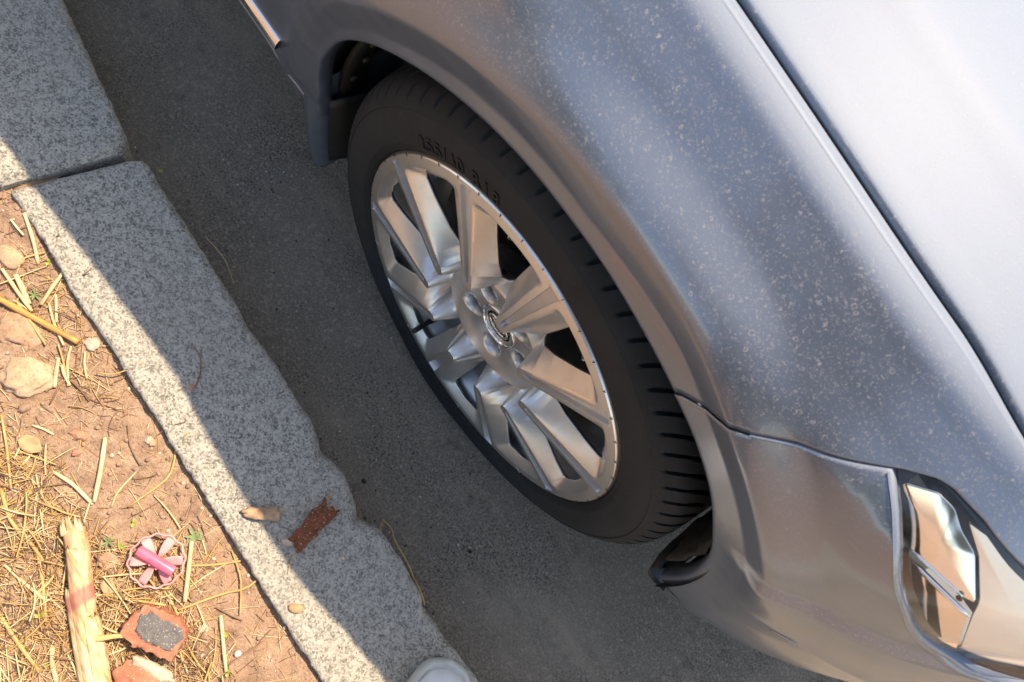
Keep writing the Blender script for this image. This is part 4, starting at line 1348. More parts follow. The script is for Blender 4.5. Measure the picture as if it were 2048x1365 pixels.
tag(b1, 'broken red brick with a dark grey burnt face, lying next to the reed stem', 'brick')
k = Mat('burnt_brick_face'); n_ = k.noise(150, 5, .7)
sp = k.ramp(k.noise(520, 2), [(.62, 0.0), (.67, .8)])
k.set(color=k.mix(sp, k.ramp(n_, [(.3, (.085, .082, .082)), (.7, (.17, .16, .155))]), (.5, .42, .36)), rough=.9); k.bump(n_, .5, .002)
b1f = prism([(0.0568, -0.4997), (0.0641, -0.487), (0.076, -0.4817), (0.1013, -0.4677), (0.1105, -0.4719), (0.1152, -0.4936), (0.0899, -0.5091), (0.0726, -0.5142), (0.0634, -0.5073)], .139, .1416, 'burnt_face', k.m, 9, jag=.0022, zj=.25, tilt=(.10, .10)); b1f.parent = b1
V, F = rock_data((.034, .022, .012), 77, 4, .25, freq=2.2)
b2 = mesh_obj('brick_fragment', rotz(V, .35), F, M['brick']); b2.location = (.128, -.541, .113)
tag(b2, 'rounded lump of old brick with a pale mortar crust at the bottom edge', 'brick')
V, F = rock_data((.031, .0085, .007), 78, 3, .25, freq=2.4)
b2m = mesh_obj('mortar_crust', rotz(V, .42), F, plain('mortar', (.50, .42, .33), .95, var=.2, scale=120)); b2m.parent = b2; b2m.location = (-.004, .019, .0035)

# broken reed stem
k = Mat('reed_stem')
fib = k.noise(160, 4, .6, co=k.map((.10, 1, 1), (0, 0, .34)))
xx = k.sep(k.co)[0]
base = k.ramp(fib, [(.34, (.36, .22, .10)), (.48, (.58, .41, .22)), (.64, (.72, .58, .38))])
pink = k.ramp(k.math('ADD', xx, k.math('MULTIPLY', k.math('SUBTRACT', k.noise(30, 4), .5), .05)), [(0.0, .75), (.02, .0)])
def band(a, b):
    return k.math('MULTIPLY', k.ramp(k.math('ADD', k.math('MULTIPLY', xx, 4.0), .5), [(a - .02, 0.0), (a, 1.0)]), k.ramp(k.math('ADD', k.math('MULTIPLY', xx, 4.0), .5), [(b, 1.0), (b + .02, 0.0)]))
c = k.mix(k.math('MULTIPLY', pink, k.ramp(k.noise(60, 4), [(.4, .1), (.65, .85)])), base, (.56, .22, .13))
c = k.mix(k.math('MULTIPLY', band(.476, .53), .75), c, (.36, .10, .09))
k.set(color=c, rough=.55); k.bump(fib, .35, .0015)
reed = empty('reed_stem', (0, -.545, .115), 'thick broken reed stem with a torn top and a pink joint among the straw', 'reed')
C_ = spline([(-.083, -.512), (-.045, -.524), (.0007, -.5435), (.05, -.5615), (.097, -.578), (.20, -.618)], 40)
def half_shell(off, R0, a0, a1, name, start=0, jag=.006, lift=0.0):
    V = []; n = 14
    for i in range(start, 40):
        T_ = C_[min(i + 1, 39)] - C_[max(i - 1, 0)]; T_ /= np.linalg.norm(T_); N_ = np.array((-T_[1], T_[0]))
        node = 1 + .10 * math.exp(-((C_[i][0] - .001) / .004) ** 2) - .04 * math.exp(-((C_[i][0] - .010) / .004) ** 2)
        for j in range(n):
            a = math.radians(a0 + (a1 - a0) * j / (n - 1))
            R_ = R0 * node * (1 + .04 * math.sin(j * 2.1) + .02 * nz(i * .3, j * .9, R0 * 100))
            sh = (jag * abs(nz(j * 1.7, 3.3, R0 * 300)) * 2.2 if i == start else 0)
            V.append((C_[i][0] + N_[0] * (off + R_ * math.cos(a)) + T_[0] * sh, C_[i][1] + N_[1] * (off + R_ * math.cos(a)) + T_[1] * sh, .1215 + lift + R_ * math.sin(a) - .002 * (i == start)))
    o = mesh_obj(name, V, grid_faces(40 - start, n), k.m, reed); solid(o, .0012, 0); return o
half_shell(.0, .0122, -20, 200, 'stem', 0, .010)
half_shell(-.002, .0104, 20, 190, 'inner_layer', 3, .02, .0035)
half_shell(.004, .0117, -10, 110, 'leaf_sheath', 14, .03, .0025)
half_shell(-.0085, .0090, 60, 220, 'leaf_sheath', 9, .02, .0)
for q in (0, 1, 3, 4, 6, 8):                    # splinters of the torn top
    sd = -.011 + .0027 * q + RNG.normal(0, .0008); L_ = RNG.choice((.004, .007, .010, .018))
    b_ = np.array((-.083, -.512)) + np.array((.34, .94)) * sd
    tdir = np.array((-.95, .30)) + RNG.normal(0, .10, 2)
    pts = [(b_[0] + .012, b_[1] - .004, .131), (b_[0], b_[1], .1335 - abs(sd) * .3), (b_[0] + tdir[0] * L_, b_[1] + tdir[1] * L_, .131 + RNG.normal(0, .003))]
    V, F = tube_data(spline(pts, 6), [.0030, .0029, .0026, .0020, .0012, .0004], 6, .5); mesh_obj('splinter', V, F, k.m, reed)
P = [(.045, -.562), (.052, -.553), (.0585, -.5415), (.063, -.5335), (.072, -.523)]
Q = spline(P, 14)
V, F = tube_data(np.column_stack([Q, .131 + .006 * np.sin(np.linspace(0, 3, 14))]), np.linspace(.0042, .0022, 14), 8, .25)
mesh_obj('torn_leaf', V, F, M['straw_gold'], reed)

# pink propeller toy
k = Mat('pink_plastic'); n_ = k.noise(50, 3)
k.set(color=k.ramp(n_, [(.3, (.74, .27, .28)), (.7, (.80, .36, .35))]), rough=.42, sub=.15); k.b.inputs['Subsurface Radius'].default_value = (.004, .002, .002)
k2 = Mat('hot_pink_plastic'); k2.set(color=k2.ramp(k2.noise(60, 3), [(.3, (.72, .11, .20)), (.7, (.78, .17, .27))]), rough=.38)
toy = empty('propeller_toy', (.0122, -.4555, .122), 'pink plastic propeller toy with a scalloped ring, lying on the straw', 'toy')
tc = np.array((.0122, -.4555)); tz = .1235
a = np.linspace(0, 2 * math.pi, 145)
ringR = .0325 + .0011 * np.cos(a * 12)
P = np.stack([tc[0] + ringR * np.cos(a), tc[1] + ringR * np.sin(a), tz + .0035 * np.cos(a - 2.6) + .0008 * np.cos(a * 6)], -1)
V, F = tube_data(P, .0013, 8, 1.0, (0, 0, 1), False); mesh_obj('ring', V, F, k.m, toy)
tdir = math.atan2(.0188, .0437)
for i in range(6):
    bd = tdir + math.radians(32 + 60 * i)
    V = []
    for q in range(9):
        t = q / 8
        w = .0015 + .0052 * math.sin(min(1, t * 1.02) * 1.9) * (1 - .25 * t)
        for s_ in np.linspace(-1, 1, 7):
            L_ = .005 + .0255 * t
            x = L_ * math.cos(bd) - w * s_ * math.sin(bd); y = L_ * math.sin(bd) + w * s_ * math.cos(bd)
            V.append((tc[0] + x, tc[1] + y, tz + .001 + .0030 * s_ * (1 - .2 * t) + .0035 * math.cos(bd - 2.6) * t))
    o = mesh_obj('blade', V, grid_faces(9, 7), k.m, toy); solid(o, .0011, 0)
d_ = np.array((math.cos(tdir), math.sin(tdir), 0.02)); c0 = np.array((tc[0], tc[1], tz + .0075))
L_ = .0255
P = [c0 - d_ * L_ * q for q in (.86, 1, 1, .9, 0, -.9, -1, -1, -.86)]
V, F = tube_data(P, [.0046, .0054, .0062, .0068, .0068, .0068, .0062, .0054, .0046], 24, caps=True); tb = mesh_obj('tube', V, F, k2.m, toy); autosmooth(tb, 40)
for sgn in (-1, 1):
    V, F = box_data(c0 + d_ * sgn * .0048 + np.array((.0040, -.0062, -.001)), (.0012, .0014, .0018)); mesh_obj('peg', V, F, k2.m, toy, False)
V, F = tube_data([(tc[0], tc[1], tz - .003), (tc[0], tc[1], tz + .004)], .0062, 20); mesh_obj('hub', V, F, k.m, toy)

# rusty flakes on the kerb
def flake(P0, P1, w0, w1, zb, curl, name, label, seed, mat, bend=.006):
    P0 = np.array(P0); P1 = np.array(P1); D = P1 - P0; L_ = np.linalg.norm(D); D /= L_; N_ = np.array((-D[1], D[0]))
    m, n = 26, 16; top = []
    for i in range(m):
        t = i / (m - 1)
        w = w0 + (w1 - w0) * t
        for j in range(n):
            s_ = -1 + 2 * j / (n - 1)
            e = .30 * nz(t * 4, 2.0 * (s_ > 0), seed) * abs(s_) ** 2 + .22 * nz(t * 11, 3.0 * (s_ > 0), seed) * abs(s_) ** 3
            p = P0 + D * (t * L_ * (1 + .0 * e)) + N_ * w * s_ * (1 + e) + D * (.010 * nz(s_ * 1.6, 1, seed + 2) + .005 * nz(s_ * 5, 1, seed + 3)) * (t - .5) * 2
            z = zb + bend * math.sin(math.pi * min(1, t * 1.1)) + curl * (1 - s_ * s_) + .0007 * nz(p[0] * 260, p[1] * 260, seed) + .004 * max(0, t - .82) * (1 + s_) - .010 * max(0, .12 - t)
            top.append((p[0], p[1], z))
    o = mesh_obj(name, top, grid_faces(m, n), mat); solid(o, .0022, -1); return o
f2 = flake((.0925, -.3085), (.0765, -.243), .0105, .0135, ZK + .0035, .0035, 'rust_flake', '', 5, M['rust'])
tag(f2, 'curled plate of dark red rust with white specks, lying on the shaded kerb', 'rust flake')
V, F = rock_data((.008, .0045, .0022), 91, 3, .3); V = rotz(V, .7)
p_ = mesh_obj('pale_tip', V + np.array((.0845, -.3140, ZK + .005)), F, plain('pale_tip', (.52, .38, .27), .95, var=.2, scale=200)); p_.parent = f2  # paler lump at the end of the dark flake
f1 = flake((.0215, -.3385), (.0475, -.3035), .0055, .0085, ZK + .0030, .003, 'rust_flake', '', 15, plain('tan_flake', (.40, .26, .16), .9, var=.4, scale=110))
tag(f1, 'smaller tan flake on the kerb at the edge of the shade', 'rust flake')
for i, P in enumerate(([(.0655, -.2505), (.0605, -.2300)], [(.0700, -.2480), (.0640, -.2310)], [(.098, -.309), (.1065, -.3215), (.1185, -.334)])):
    Q = spline(P, 8); V, F = tube_data(np.column_stack([Q, np.full(8, ZK + .0016)]), .0005, 5)
    tag(mesh_obj('straw', V, F, M['straw_gold']), ['hair-thin straw poking out from the upper end of the dark rust flake', 'second hair-thin straw at the upper end of the dark rust flake', 'hair-thin straw leading from the dark rust flake into the sun'][i], 'straw')
# grass blades lying in the gutter
for P, r, lb in (([(.139, -.179), (.158, -.175), (.176, -.181), (.215, -.183), (.250, -.188)], .0011, 'dry grass stem lying in the gutter along the kerb'),
                 ([(.143, -.1805), (.150, -.190), (.172, -.197), (.196, -.199)], .0010, 'shorter dry grass stem forking off in the gutter'),
                 ([(.244, -.1865), (.262, -.190), (.2835, -.194)], .0017, 'flat dry leaf blade at the end of the gutter stem'),
                 ([(-.3845, -.1719), (-.340, -.166), (-.2967, -.1740)], .0007, 'single white straw lying on the road close to the kerb')):
    Q = spline(P, 14); V, F = tube_data(np.column_stack([Q, .004 + .012 * np.sin(np.linspace(.3, 3, 14)) * (P[0][0] > 0)]), r, 6, .6)
    tag(mesh_obj('grass_blade', V, F, M['straw'] if P[0][0] < 0 else M['straw_gold']), lb, 'grass blade')

# green sprouts
k = Mat('young_leaf'); k.set(color=k.ramp(k.noise(120, 3), [(.3, (.16, .24, .03)), (.7, (.38, .42, .05))]), rough=.5, sub=.1)
kd = Mat('weed_leaf'); kd.set(color=kd.ramp(kd.noise(120, 3), [(.3, (.10, .16, .06)), (.7, (.20, .26, .11))]), rough=.6)
def leaf_data(c, ang, L_, w, lift):
    V = []
    for i in range(6):
        t = i / 5
        ww = w * math.sin(math.pi * (.08 + .9 * t)) ** .8
        for s_ in (-1, 0, 1):
            V.append((c[0] + L_ * t * math.cos(ang) - ww * s_ * math.sin(ang), c[1] + L_ * t * math.sin(ang) + ww * s_ * math.cos(ang), c[2] + lift * t * (1.6 - t) - (.0006 if s_ == 0 else 0)))
    return V, grid_faces(6, 3)
SPR = [(-.0287, -.4815, 'yellow-green sprout just left of the pink toy', 1), (-.0412, -.4908, 'dull green weed tuft among straw left of the pink toy', 2), (-.0449, -.4565, 'yellow-green sprout above the pink toy', 1),
       (.0117, -.4053, 'green weed rosette between the pink toy and the kerb', 3), (.1806, -.4561, 'bright yellow-green sprout next to the white straw by the bottom edge', 1), (.1384, -.4351, 'tiny green sprout beside the short white straw', 1),
       (-.008, -.5898, 'small green sprout in the straw at the lower left', 1), (.0451, -.6125, 'yellow-green leaf near the lower left corner', 1), (-.1949, -.5141, 'green speck of a sprout in the litter at the left edge', 1),
       (-.4065, -.3775, 'yellow leaflet on the soil beside the flat straw near the kerb joint', 1), (-.37, -.4119, 'olive sprout between the broad straws', 2), (-.3559, -.4555, 'yellow-green bud by the half-buried stone', 1)]
for i, (x, y, lb, kind) in enumerate(SPR):
    z = on_soil(x, y) + .003
    s_ = empty('sprout', (x, y, z), lb, 'sprout', 'green sprouts on the verge')
    nl = {1: 2, 2: 6, 3: 7}[kind]
    for j in range(nl):
        L_ = {1: .0052, 2: .010, 3: .013}[kind] * RNG.uniform(.75, 1.2)
        V, F = leaf_data((x, y, z), i * 1.3 + j * 2 * math.pi / nl + RNG.uniform(-.3, .3), L_, {1: .0023, 2: .0012, 3: .0022}[kind], .004)
        mesh_obj('leaf', V, F, k.m if kind == 1 else kd.m, s_)
V, F = leaf_data((-.514, -.178, .0035), .6, .0085, .0036, .001)
tag(mesh_obj('leaflet', V, F, k.m), 'small yellow-green leaf fallen on the dark road near the kerb joint', 'leaf')
# crumpled dead leaves
for i, (x, y, an, L_, lb) in enumerate(((-.1969, -.5058, .4, .030, 'crumpled tan dead leaf in the straw at the left edge'), (-.0205, -.5015, 1.1, .022, 'pinkish dead leaf scrap left of the pink toy'),
                                       (.070, -.561, .2, .028, 'dead leaf scrap between the reed stem and the brick'), (.0065, -.5135, 2.2, .02, 'small torn leaf scrap beside the reed joint'))):
    V = []
    for a_ in range(8):
        for b_ in range(6):
            u, v = a_ / 7, b_ / 5 - .5
            w = .011 * (math.sin(math.pi * (.1 + .85 * u)) + .15 * nz(u * 6, v * 6, i))
            px, py = L_ * (u - .5), w * v * 2
            V.append((x + px * math.cos(an) - py * math.sin(an), y + px * math.sin(an) + py * math.cos(an), on_soil(x, y) + .0065 + .004 * nz(u * 4, v * 4, i + 9) + .004 * abs(v)))
    o = mesh_obj('dead_leaf', V, grid_faces(8, 6), plain('dead_leaf_%s' % 'abcd'[i], [(.42, .26, .14), (.45, .24, .16), (.33, .17, .10), (.40, .25, .14)][i], .8, var=.3, scale=80)); solid(o, .0005)
    tag(o, lb, 'dead leaf')

# ------------------------------------------------------------------ loose litter and grit (uncountable)
def litter(x, y):
    """How thickly the verge is strewn with straw."""
    d = 0.10
    d += 1.0 * sstep(-.10, .02, x - .25 * (y + .5)) * sstep(-.43, -.50, y)               # lower left
    d += .9 * sstep(-.47, -.54, y) * sstep(-.30, -.18, x)
    d += .55 * math.exp(-(((x + .36) / .07) ** 2 + ((y + .405) / .035) ** 2))              # by the orange stalk
    d += .5 * math.exp(-(((x - .03) / .05) ** 2 + ((y + .43) / .03) ** 2))
    d += .25 * math.exp(-(((x + .22) / .04) ** 2 + ((y + .42) / .03) ** 2))
    d *= .55 + .9 * max(0, .5 + nz(x * 16, y * 16, 21))
    return d
def scatter_straw(name, n, r0, r1, l0, l1, mats, probs, xr, yr):
    mb = MB(); k = 0; tries = 0
    while k < n and tries < n * 60:
        tries += 1
        x = RNG.uniform(*xr); y = RNG.uniform(*yr)
        if RNG.random() > litter(x, y): continue
        L_ = RNG.uniform(l0, l1) * RNG.uniform(.5, 1.2); r = RNG.uniform(r0, r1); a = RNG.uniform(0, math.pi)
        bend = RNG.normal(0, .20)
        ts = np.linspace(-.5, .5, 5)
        px = x + L_ * ts * math.cos(a) - L_ * bend * (ts ** 2) * math.sin(a); py = y + L_ * ts * math.sin(a) + L_ * bend * (ts ** 2) * math.cos(a)
        if py.max() > -.352 + RNG.uniform(0, .012): continue
        z0 = on_soil(x, y) + r + RNG.uniform(0, .007) * min(1, litter(x, y)) ; tl = RNG.normal(0, .09)
        pz = z0 + tl * L_ * ts - .3 * L_ * abs(bend) * ts ** 2 * .3
        V, F = tube_data(np.column_stack([px, py, pz]), r * (1 - .5 * np.abs(ts)), 4, RNG.uniform(.3, .9), caps=False)
        mb.add(V, F, int(RNG.choice(len(mats), p=probs))); k += 1
    o = mb.build(name, mats)
    return tag(o, kind='stuff')
scatter_straw('straw_litter', 5600, .00028, .0008, .015, .055, straw_mats, [.36, .34, .30], (-.62, .42), (-.80, -.345))
scatter_straw('straw_litter', 420, .0009, .0017, .03, .085, straw_mats, [.6, .3, .1], (-.50, .40), (-.80, -.40))
scatter_straw('straw_chaff', 9000, .0002, .0005, .004, .018, straw_mats, [.35, .30, .35], (-.62, .42), (-.72, -.345))
def scatter_grit(name, n, fn, r0, r1, mats, probs, seed):
    rg = np.random.default_rng(seed); mb = MB()
    base = [rock_data((1, 1, .7), 300 + q, 1, .35) for q in range(5)]
    for i in range(n):
        x, y, z = fn(rg)
        s_ = r0 * (r1 / r0) ** (rg.random() ** 2.2)
        V, F = base[i % 5]
        V = rotz(V, rg.uniform(0, 6.28)) * s_
        mb.add(V + np.array((x, y, z + s_ * .4)), F, int(rg.choice(len(mats), p=probs)))
    return tag(mb.build(name, mats), kind='stuff')
def on_verge(rg):
    x = rg.uniform(-.60, .42); y = -.352 - .40 * rg.random() ** 1.3; return x, y, on_soil(x, y)
scatter_grit('soil_crumbs', 3800, on_verge, .0006, .0036, [m_clod, m_peb, m_pebr], [.72, .2, .08], 5)
m_gb = plain('black_grit', (.018, .018, .018), .8); m_gw = plain('pale_grit', (.42, .40, .37), .8, var=.3); m_gg = plain('grey_grit', (.11, .105, .10), .85, var=.3)
def on_road(rg):
    while True:
        q = rg.random()
        if q < .42: x = rg.uniform(-.9, .6); y = -.205 + abs(rg.normal(0, .012)) + .004
        elif q < .75: x = .12 + rg.normal(0, .16); y = -.13 + rg.normal(0, .06)
        elif q < .88: x = -.42 + rg.normal(0, .05); y = -.05 + rg.normal(0, .04)
        else: x = rg.uniform(-.9, .6); y = rg.uniform(-.2, .15)
        if y > -.2: return x, y, .0002
scatter_grit('road_grit', 1500, on_road, .0005, .0019, [m_gb, m_gw, m_gg], [.38, .22, .40], 6)
def on_kerb(rg):
    return rg.uniform(-.48, .4), rg.uniform(-.352, -.215), ZK
scatter_grit('kerb_grit', 160, on_kerb, .0004, .0012, [m_clod, m_gb, m_peb], [.5, .25, .25], 7)
for i, (x, y, s_, lb, mt) in enumerate(((-.4480, -.1640, .0030, 'lone grey pebble on the road nearest the white straw', m_gg), (-.350, -.1560, .0034, 'grey pebble on the road just beyond the white straw', m_gg),
                                       (.2420, -.100, .0026, 'tiny white stone on the road ahead of the tyre', m_gw), (.2620, -.0905, .0036, 'small black lump on the road ahead of the tyre', m_gb),
                                       (.075, -.17, .0042, 'black crumb of asphalt by the chipped kerb edge', m_gb))):
    stone('pebble', x, y, (s_, s_ * .85, s_ * .7), 60 + i, mt, lb, 'pebble', z=0.0, sub=2, sink=.1)

# ------------------------------------------------------------------ the person taking the picture (only the toe of one shoe is in view)
def skin_mesh(name, nodes, edges, mat, parent, sub=2, root=0):
    me = bpy.data.meshes.new(name)
    me.from_pydata([n[:3] for n in nodes], edges, [])
    me.materials.append(mat)
    o = bpy.data.objects.new(name, me); link(o, parent)
    md = o.modifiers.new('skin', 'SKIN'); md.use_smooth_shade = True
    for v, n in zip(me.skin_vertices[0].data, nodes):
        r = n[3]; v.radius = (r, r) if not isinstance(r, tuple) else r
    me.skin_vertices[0].data[root].use_root = True
    ss = o.modifiers.new('subd', 'SUBSURF'); ss.levels = sub; ss.render_levels = sub
    return o
m_skin = plain('skin', (.45, .28, .20), .5, var=.06); m_cloth = plain('navy_cloth', (.022, .025, .035), .9, var=.2, scale=200); m_trs = plain('dark_trousers', (.028, .028, .03), .9, var=.2, scale=200); m_hair = plain('black_hair', (.008, .007, .006), .5)
m_shoe = plain('white_shoe_leather', (.72, .72, .74), .5, var=.05); m_sole = plain('grey_white_rubber', (.50, .50, .46), .6, var=.10, scale=80)
person = empty('person', (.47, -.48, ZK), 'person in dark clothes and white shoes standing on the kerb, only a shoe toe showing', 'person')
HD = np.array((-.62, .785)); HD /= np.linalg.norm(HD); SD = np.array((HD[1], -HD[0]))   # heading and the right-hand side
def pt(fwd, side, z, r, o=(.40, -.60)): 
    p = np.array(o) + HD * fwd + SD * side
    return (p[0], p[1], z, r)
# trousers
nodes = [pt(0, 0, .98, (.13, .11)), pt(.0, .09, .92, .095), pt(.03, .085, .55, .065), pt(.02, .075, .22, .052), pt(-.01, -.09, .92, .095), pt(.0, -.10, .55, .065), pt(-.06, -.10, .22, .052)]
nodes[3] = (.478, -.405, .235, .050)
skin_mesh('trousers', nodes, [(0, 1), (1, 2), (2, 3), (0, 4), (4, 5), (5, 6)], m_trs, person)
# jacket with both sleeves, arms stretched towards the camera
cp = np.array(CAM_POS); rv, uv, fv = [np.array(a) for a in camera_axes()]
ph_c = cp - fv * .0075 + rv * .045 - uv * .018
hR = ph_c + rv * .085 - uv * .02 - fv * .01; hL = ph_c - rv * .085 - uv * .02 - fv * .01
sR = np.array(pt(.06, .19, 1.48, 0)[:3]); sL = np.array(pt(.06, -.19, 1.48, 0)[:3])
eR = (sR + hR) / 2 + np.array((.03, .02, -.14)); eL = (sL + hL) / 2 + np.array((.0, -.06, -.14))
def w(p, r): return (p[0], p[1], p[2], r)
wR = hR + (eR - hR) * .30; wL = hL + (eL - hL) * .30
nodes = [pt(0, 0, .95, (.16, .12)), pt(.0, 0, 1.15, (.16, .115)), pt(.05, 0, 1.36, (.18, .12)), pt(.075, 0, 1.50, (.10, .085)), w(sR, .070), w(eR, .050), w(wR, .036), w(sL, .070), w(eL, .050), w(wL, .036)]
skin_mesh('jacket', nodes, [(0, 1), (1, 2), (2, 3), (2, 4), (4, 5), (5, 6), (2, 7), (7, 8), (8, 9)], m_cloth, person)
# body: neck and head, forearms and hands
nk = np.array(pt(.085, 0, 1.50, 0)[:3]); hd = np.array(pt(.15, 0, 1.68, 0)[:3])
H3 = np.array((HD[0], HD[1], 0)); S3 = np.array((SD[0], SD[1], 0))
nodes = [w(nk - np.array((0, 0, .12)), .07), w(nk, .056), w(nk + np.array((0, 0, .07)) + H3 * .02, .054), w(hd - np.array((0, 0, .03)), .074), w(hd + np.array((0, 0, .06)) - H3 * .01, .082), w(hd + np.array((0, 0, .12)) - H3 * .015, .05),
         w(hd - np.array((0, 0, .075)) + H3 * .045, .040), w(hd + H3 * .092 - np.array((0, 0, .015)), .012)]
edges = [(0, 1), (1, 2), (2, 3), (3, 4), (4, 5), (3, 6), (3, 7)]
def hand(wr, hand_c, out):
    b = len(nodes)
    nodes.append(w(wr, .027)); edges.append((0, b)) if False else None
    d = hand_c - wr; d /= np.linalg.norm(d)
    palm = wr + d * .065
    nodes.append(w(palm, (.030, .018))); edges.append((b, b + 1))
    for k in range(4):
        base = palm + d * .035 + uv * (.026 - .0175 * k)
        ix = len(nodes)
        nodes.append(w(base, .009)); nodes.append(w(base - fv * .004 + d * (.026 - .003 * abs(k - 1)) , .0085)); nodes.append(w(base - fv * .014 + d * .030 - out * .02, .0075))
        edges.extend([(b + 1, ix), (ix, ix + 1), (ix + 1, ix + 2)])
    ix = len(nodes)
    tb_ = wr + d * .03 + uv * .03
    nodes.append(w(tb_, .011)); nodes.append(w(tb_ + d * .03 + uv * .012 - out * .01, .010)); nodes.append(w(tb_ + d * .05 - out * .03 - fv * .012, .0085))
    edges.extend([(b + 1, ix), (ix, ix + 1), (ix + 1, ix + 2)])
    return b
bR = hand(hR + (eR - hR) / np.linalg.norm(eR - hR) * .085, hR, rv); bL = hand(hL + (eL - hL) / np.linalg.norm(eL - hL) * .085, hL, -rv)
for bb, ee, ss_ in ((bR, eR, sR), (bL, eL, sL)):
    i0 = len(nodes); nodes.append(w(ee, .036)); nodes.append(w(ss_, .045)); edges.extend([(bb, i0), (i0, i0 + 1), (i0 + 1, 0)])
skin_mesh('body', nodes, edges, m_skin, person, 1)
V, F = rock_data((.088, .086, .085), 12, 3, .05)
hair = mesh_obj('hair', V + (hd + np.array((0, 0, .075)) - H3 * .022), F, m_hair, person)
for s_ in (-1, 1):
    V, F = rock_data((.011, .011, .012), 5, 2, .0)
    mesh_obj('eye', V + (hd + H3 * .066 + S3 * s_ * .032 + np.array((0, 0, .015))), F, plain('eye_white', (.7, .7, .7), .2), person)
V, F = rock_data((.024, .012, .006), 6, 2, .0)
mesh_obj('mouth', rotz(V, math.atan2(SD[1], SD[0])) + (hd + H3 * .078 - np.array((0, 0, .062))), F, plain('lips', (.35, .14, .12), .5), person)
# shoes
def shoe(toe, z0, hd_, name):
    h = np.array(hd_) / np.linalg.norm(hd_); s = np.array((h[1], -h[0]))
    L_ = .285; outl = [(0, .000), (.006, .021), (.02, .034), (.05, .045), (.09, .049), (.14, .043), (.19, .038), (.24, .037), (.272, .028), (.285, 0)]
    t = np.linspace(0, 1, 40); q = np.sin(t * math.pi / 2) ** 1.3 * .5
    xs = L_ * (1 - np.cos(np.linspace(0, math.pi, 44))) / 2
    wd = pchip([o[0] for o in outl], [o[1] for o in outl], xs)
    def loop(z, sc, dx=0.0):
        R_ = [np.array(toe) - h * (x + dx) + s * w_ * sc for x, w_ in zip(xs, wd)] + [np.array(toe) - h * (x + dx) - s * w_ * sc for x, w_ in zip(xs[::-1][1:-1], wd[::-1][1:-1])]
        return [(p[0], p[1], z) for p in R_]
    def shrink(z, d):
        c = np.array(toe) - h * L_ * .5
        out = []
        for x, y, _ in loop(z, 1.0):
            v = np.array((x, y)) - c; n = np.linalg.norm(v); v2 = v * max(0, (n - d) / n); out.append((c[0] + v2[0], c[1] + v2[1], z))
        return out
    n = len(loop(0, 1))
    rows = [shrink(z0 + .002, .006), shrink(z0 + .004, .001), shrink(z0 + .012, 0), shrink(z0 + .022, -.001), shrink(z0 + .030, .000), shrink(z0 + .033, .003), shrink(z0 + .0335, .0075), shrink(z0 + .0310, .0095), shrink(z0 + .0305, .0125)]
    sole = mesh_obj('shoe_sole', np.vstack(rows), [tuple(f) for f in grid_faces(len(rows), n, True)] + [tuple(range(n))], m_sole, SH)
    rows = []
    for d, zz in ((.0120, .0300), (.0125, .0345), (.015, .040), (.020, .046), (.026, .050), (.031, .052)):
        R_ = shrink(0, d)
        rows.append([(x, y, z0 + zz + .055 * max(0, ((np.array(toe) - np.array((x, y))) @ h) / L_ - .30) * (d / .03)) for x, y, _ in R_])
    up = mesh_obj('shoe_upper', np.vstack([np.array(r) for r in rows]), [tuple(f) for f in grid_faces(len(rows), n, True)] + [tuple((len(rows) - 1) * n + k for k in range(n))], m_shoe, SH)
    return sole
SH = bpy.data.objects.new('shoe', None); COL.objects.link(SH); SH.parent = person; SH.matrix_parent_inverse = Matrix.Translation(-Vector((.47, -.48, ZK)))
SH['label'] = 'white shoe with a grey-white rubber toe rim resting on the kerb edge'
shoe((.3355, -.2215), ZK + .001, HD, 'shoe')
SH = bpy.data.objects.new('shoe', None); COL.objects.link(SH); SH.parent = person; SH.matrix_parent_inverse = Matrix.Translation(-Vector((.47, -.48, ZK)))
shoe((.43, -.53), ZK + .004, HD, 'shoe')
# the phone in the hands, its lens at the camera
phone = empty('phone', tuple(ph_c), 'black phone held in both hands above the wheel', 'phone')
Rm = np.stack([rv, uv, fv], 1)
V, F = box_data((0, 0, 0), (.073, .036, .0036)); ph = mesh_obj('phone_body', (np.asarray(V) @ Rm.T) + ph_c, F, M['gloss_black'], phone, False)
md = ph.modifiers.new('bevel', 'BEVEL'); md.width = .0025; md.segments = 3

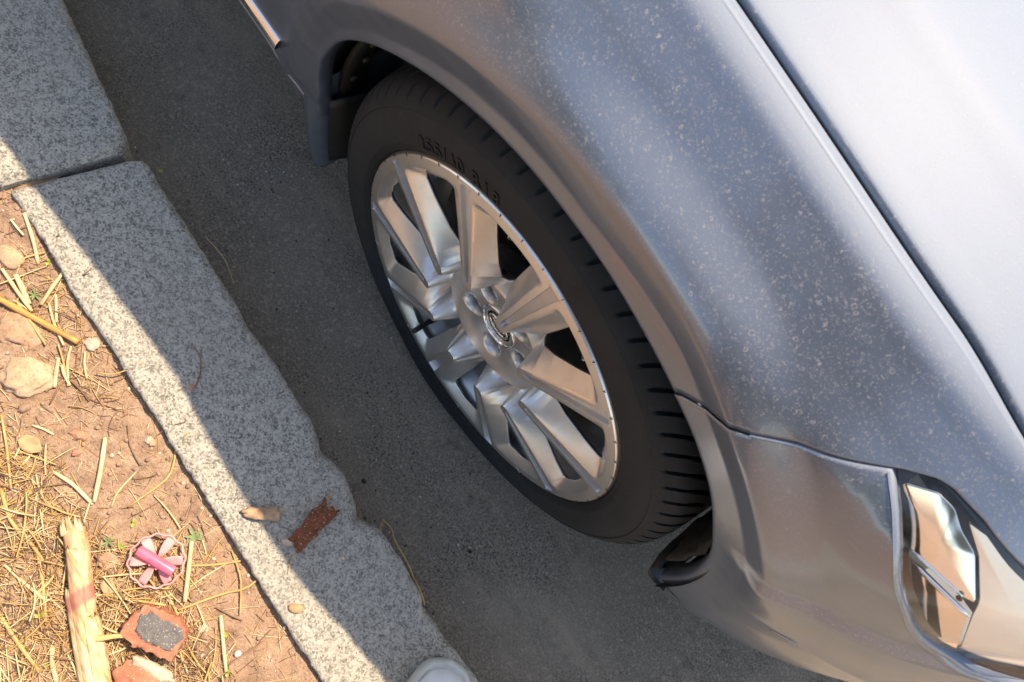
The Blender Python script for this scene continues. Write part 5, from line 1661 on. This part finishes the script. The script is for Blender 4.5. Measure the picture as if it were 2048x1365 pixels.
# ------------------------------------------------------------------ unseen building and trees added across the verge for their reflections in the paint
m_wall = plain('grey_render', (.30, .30, .29), .95, var=.12, scale=2); m_pane = plain('window_pane', (.03, .035, .04), .08)
bld = empty('building', (-8.0, -12.0, 0), 'unseen plain grey two-storey building across the verge behind the photographer', 'building')
mb = MB(); mb.add(*box_data((-8.0, -12.0, 3.4), (5.6, 3.0, 3.4))); mb.build('wall', m_wall, bld, False)
mb = MB(); mb.add(*box_data((-8.0, -12.0, 6.9), (5.9, 3.3, .12))); mb.build('roof', plain('roof_slab', (.2, .2, .2), .9), bld, False)
for i in range(5):
    for j in range(2):
        mb = MB(); mb.add(*box_data((-12.2 + 2.1 * i, -8.98, 1.8 + 2.9 * j), (.62, .04, .75))); mb.build('window', m_pane, bld, False)
m_leaf = plain('tree_leaves', (.045, .07, .028), .6, var=.5, scale=6); m_bark = plain('bark', (.10, .075, .055), .95, var=.3, scale=12)
def tree(x, y, h, R0, seed, label):
    rg = np.random.default_rng(seed)
    t = empty('tree', (x, y, 0), label, 'tree', 'trees across the verge')
    V, F = tube_data([(x, y, -.1), (x + .05, y, h * .25), (x - .04, y + .06, h * .55), (x, y, h * .8)], [.16, .13, .09, .04], 10, up=(1, 0, 0)); mesh_obj('trunk', V, F, m_bark, t)
    n = 2600
    d = rg.normal(size=(n, 3)); d /= np.linalg.norm(d, axis=1)[:, None]
    lob = np.array([1 + .28 * mnoise.noise(Vector(q * 2.2) + Vector((seed, 0, 0))) for q in d])
    P = d * (R0 * lob * rg.random(n) ** .33)[:, None] * np.array((1, 1, .85)) + np.array((x, y, h * .68))
    a = rg.normal(size=(n, 3)); a /= np.linalg.norm(a, axis=1)[:, None]; b = np.cross(a, rg.normal(size=(n, 3))); b /= np.linalg.norm(b, axis=1)[:, None]
    s_ = rg.uniform(.10, .20, n)[:, None]
    V = np.stack([P - a * s_, P + b * s_ * .6, P + a * s_, P - b * s_ * .6], 1).reshape(-1, 3)
    mesh_obj('crown', V, np.arange(4 * n).reshape(-1, 4), m_leaf, t, False)
tree(3.2, -7.0, 5.2, 1.9, 3, 'unseen leafy tree across the verge, furthest forward of the row')
tree(6.8, -7.6, 5.8, 2.1, 4, 'unseen leafy tree across the verge well ahead of the car')
tree(-2.4, -6.6, 4.6, 1.5, 5, 'smaller unseen leafy tree in front of the grey building')
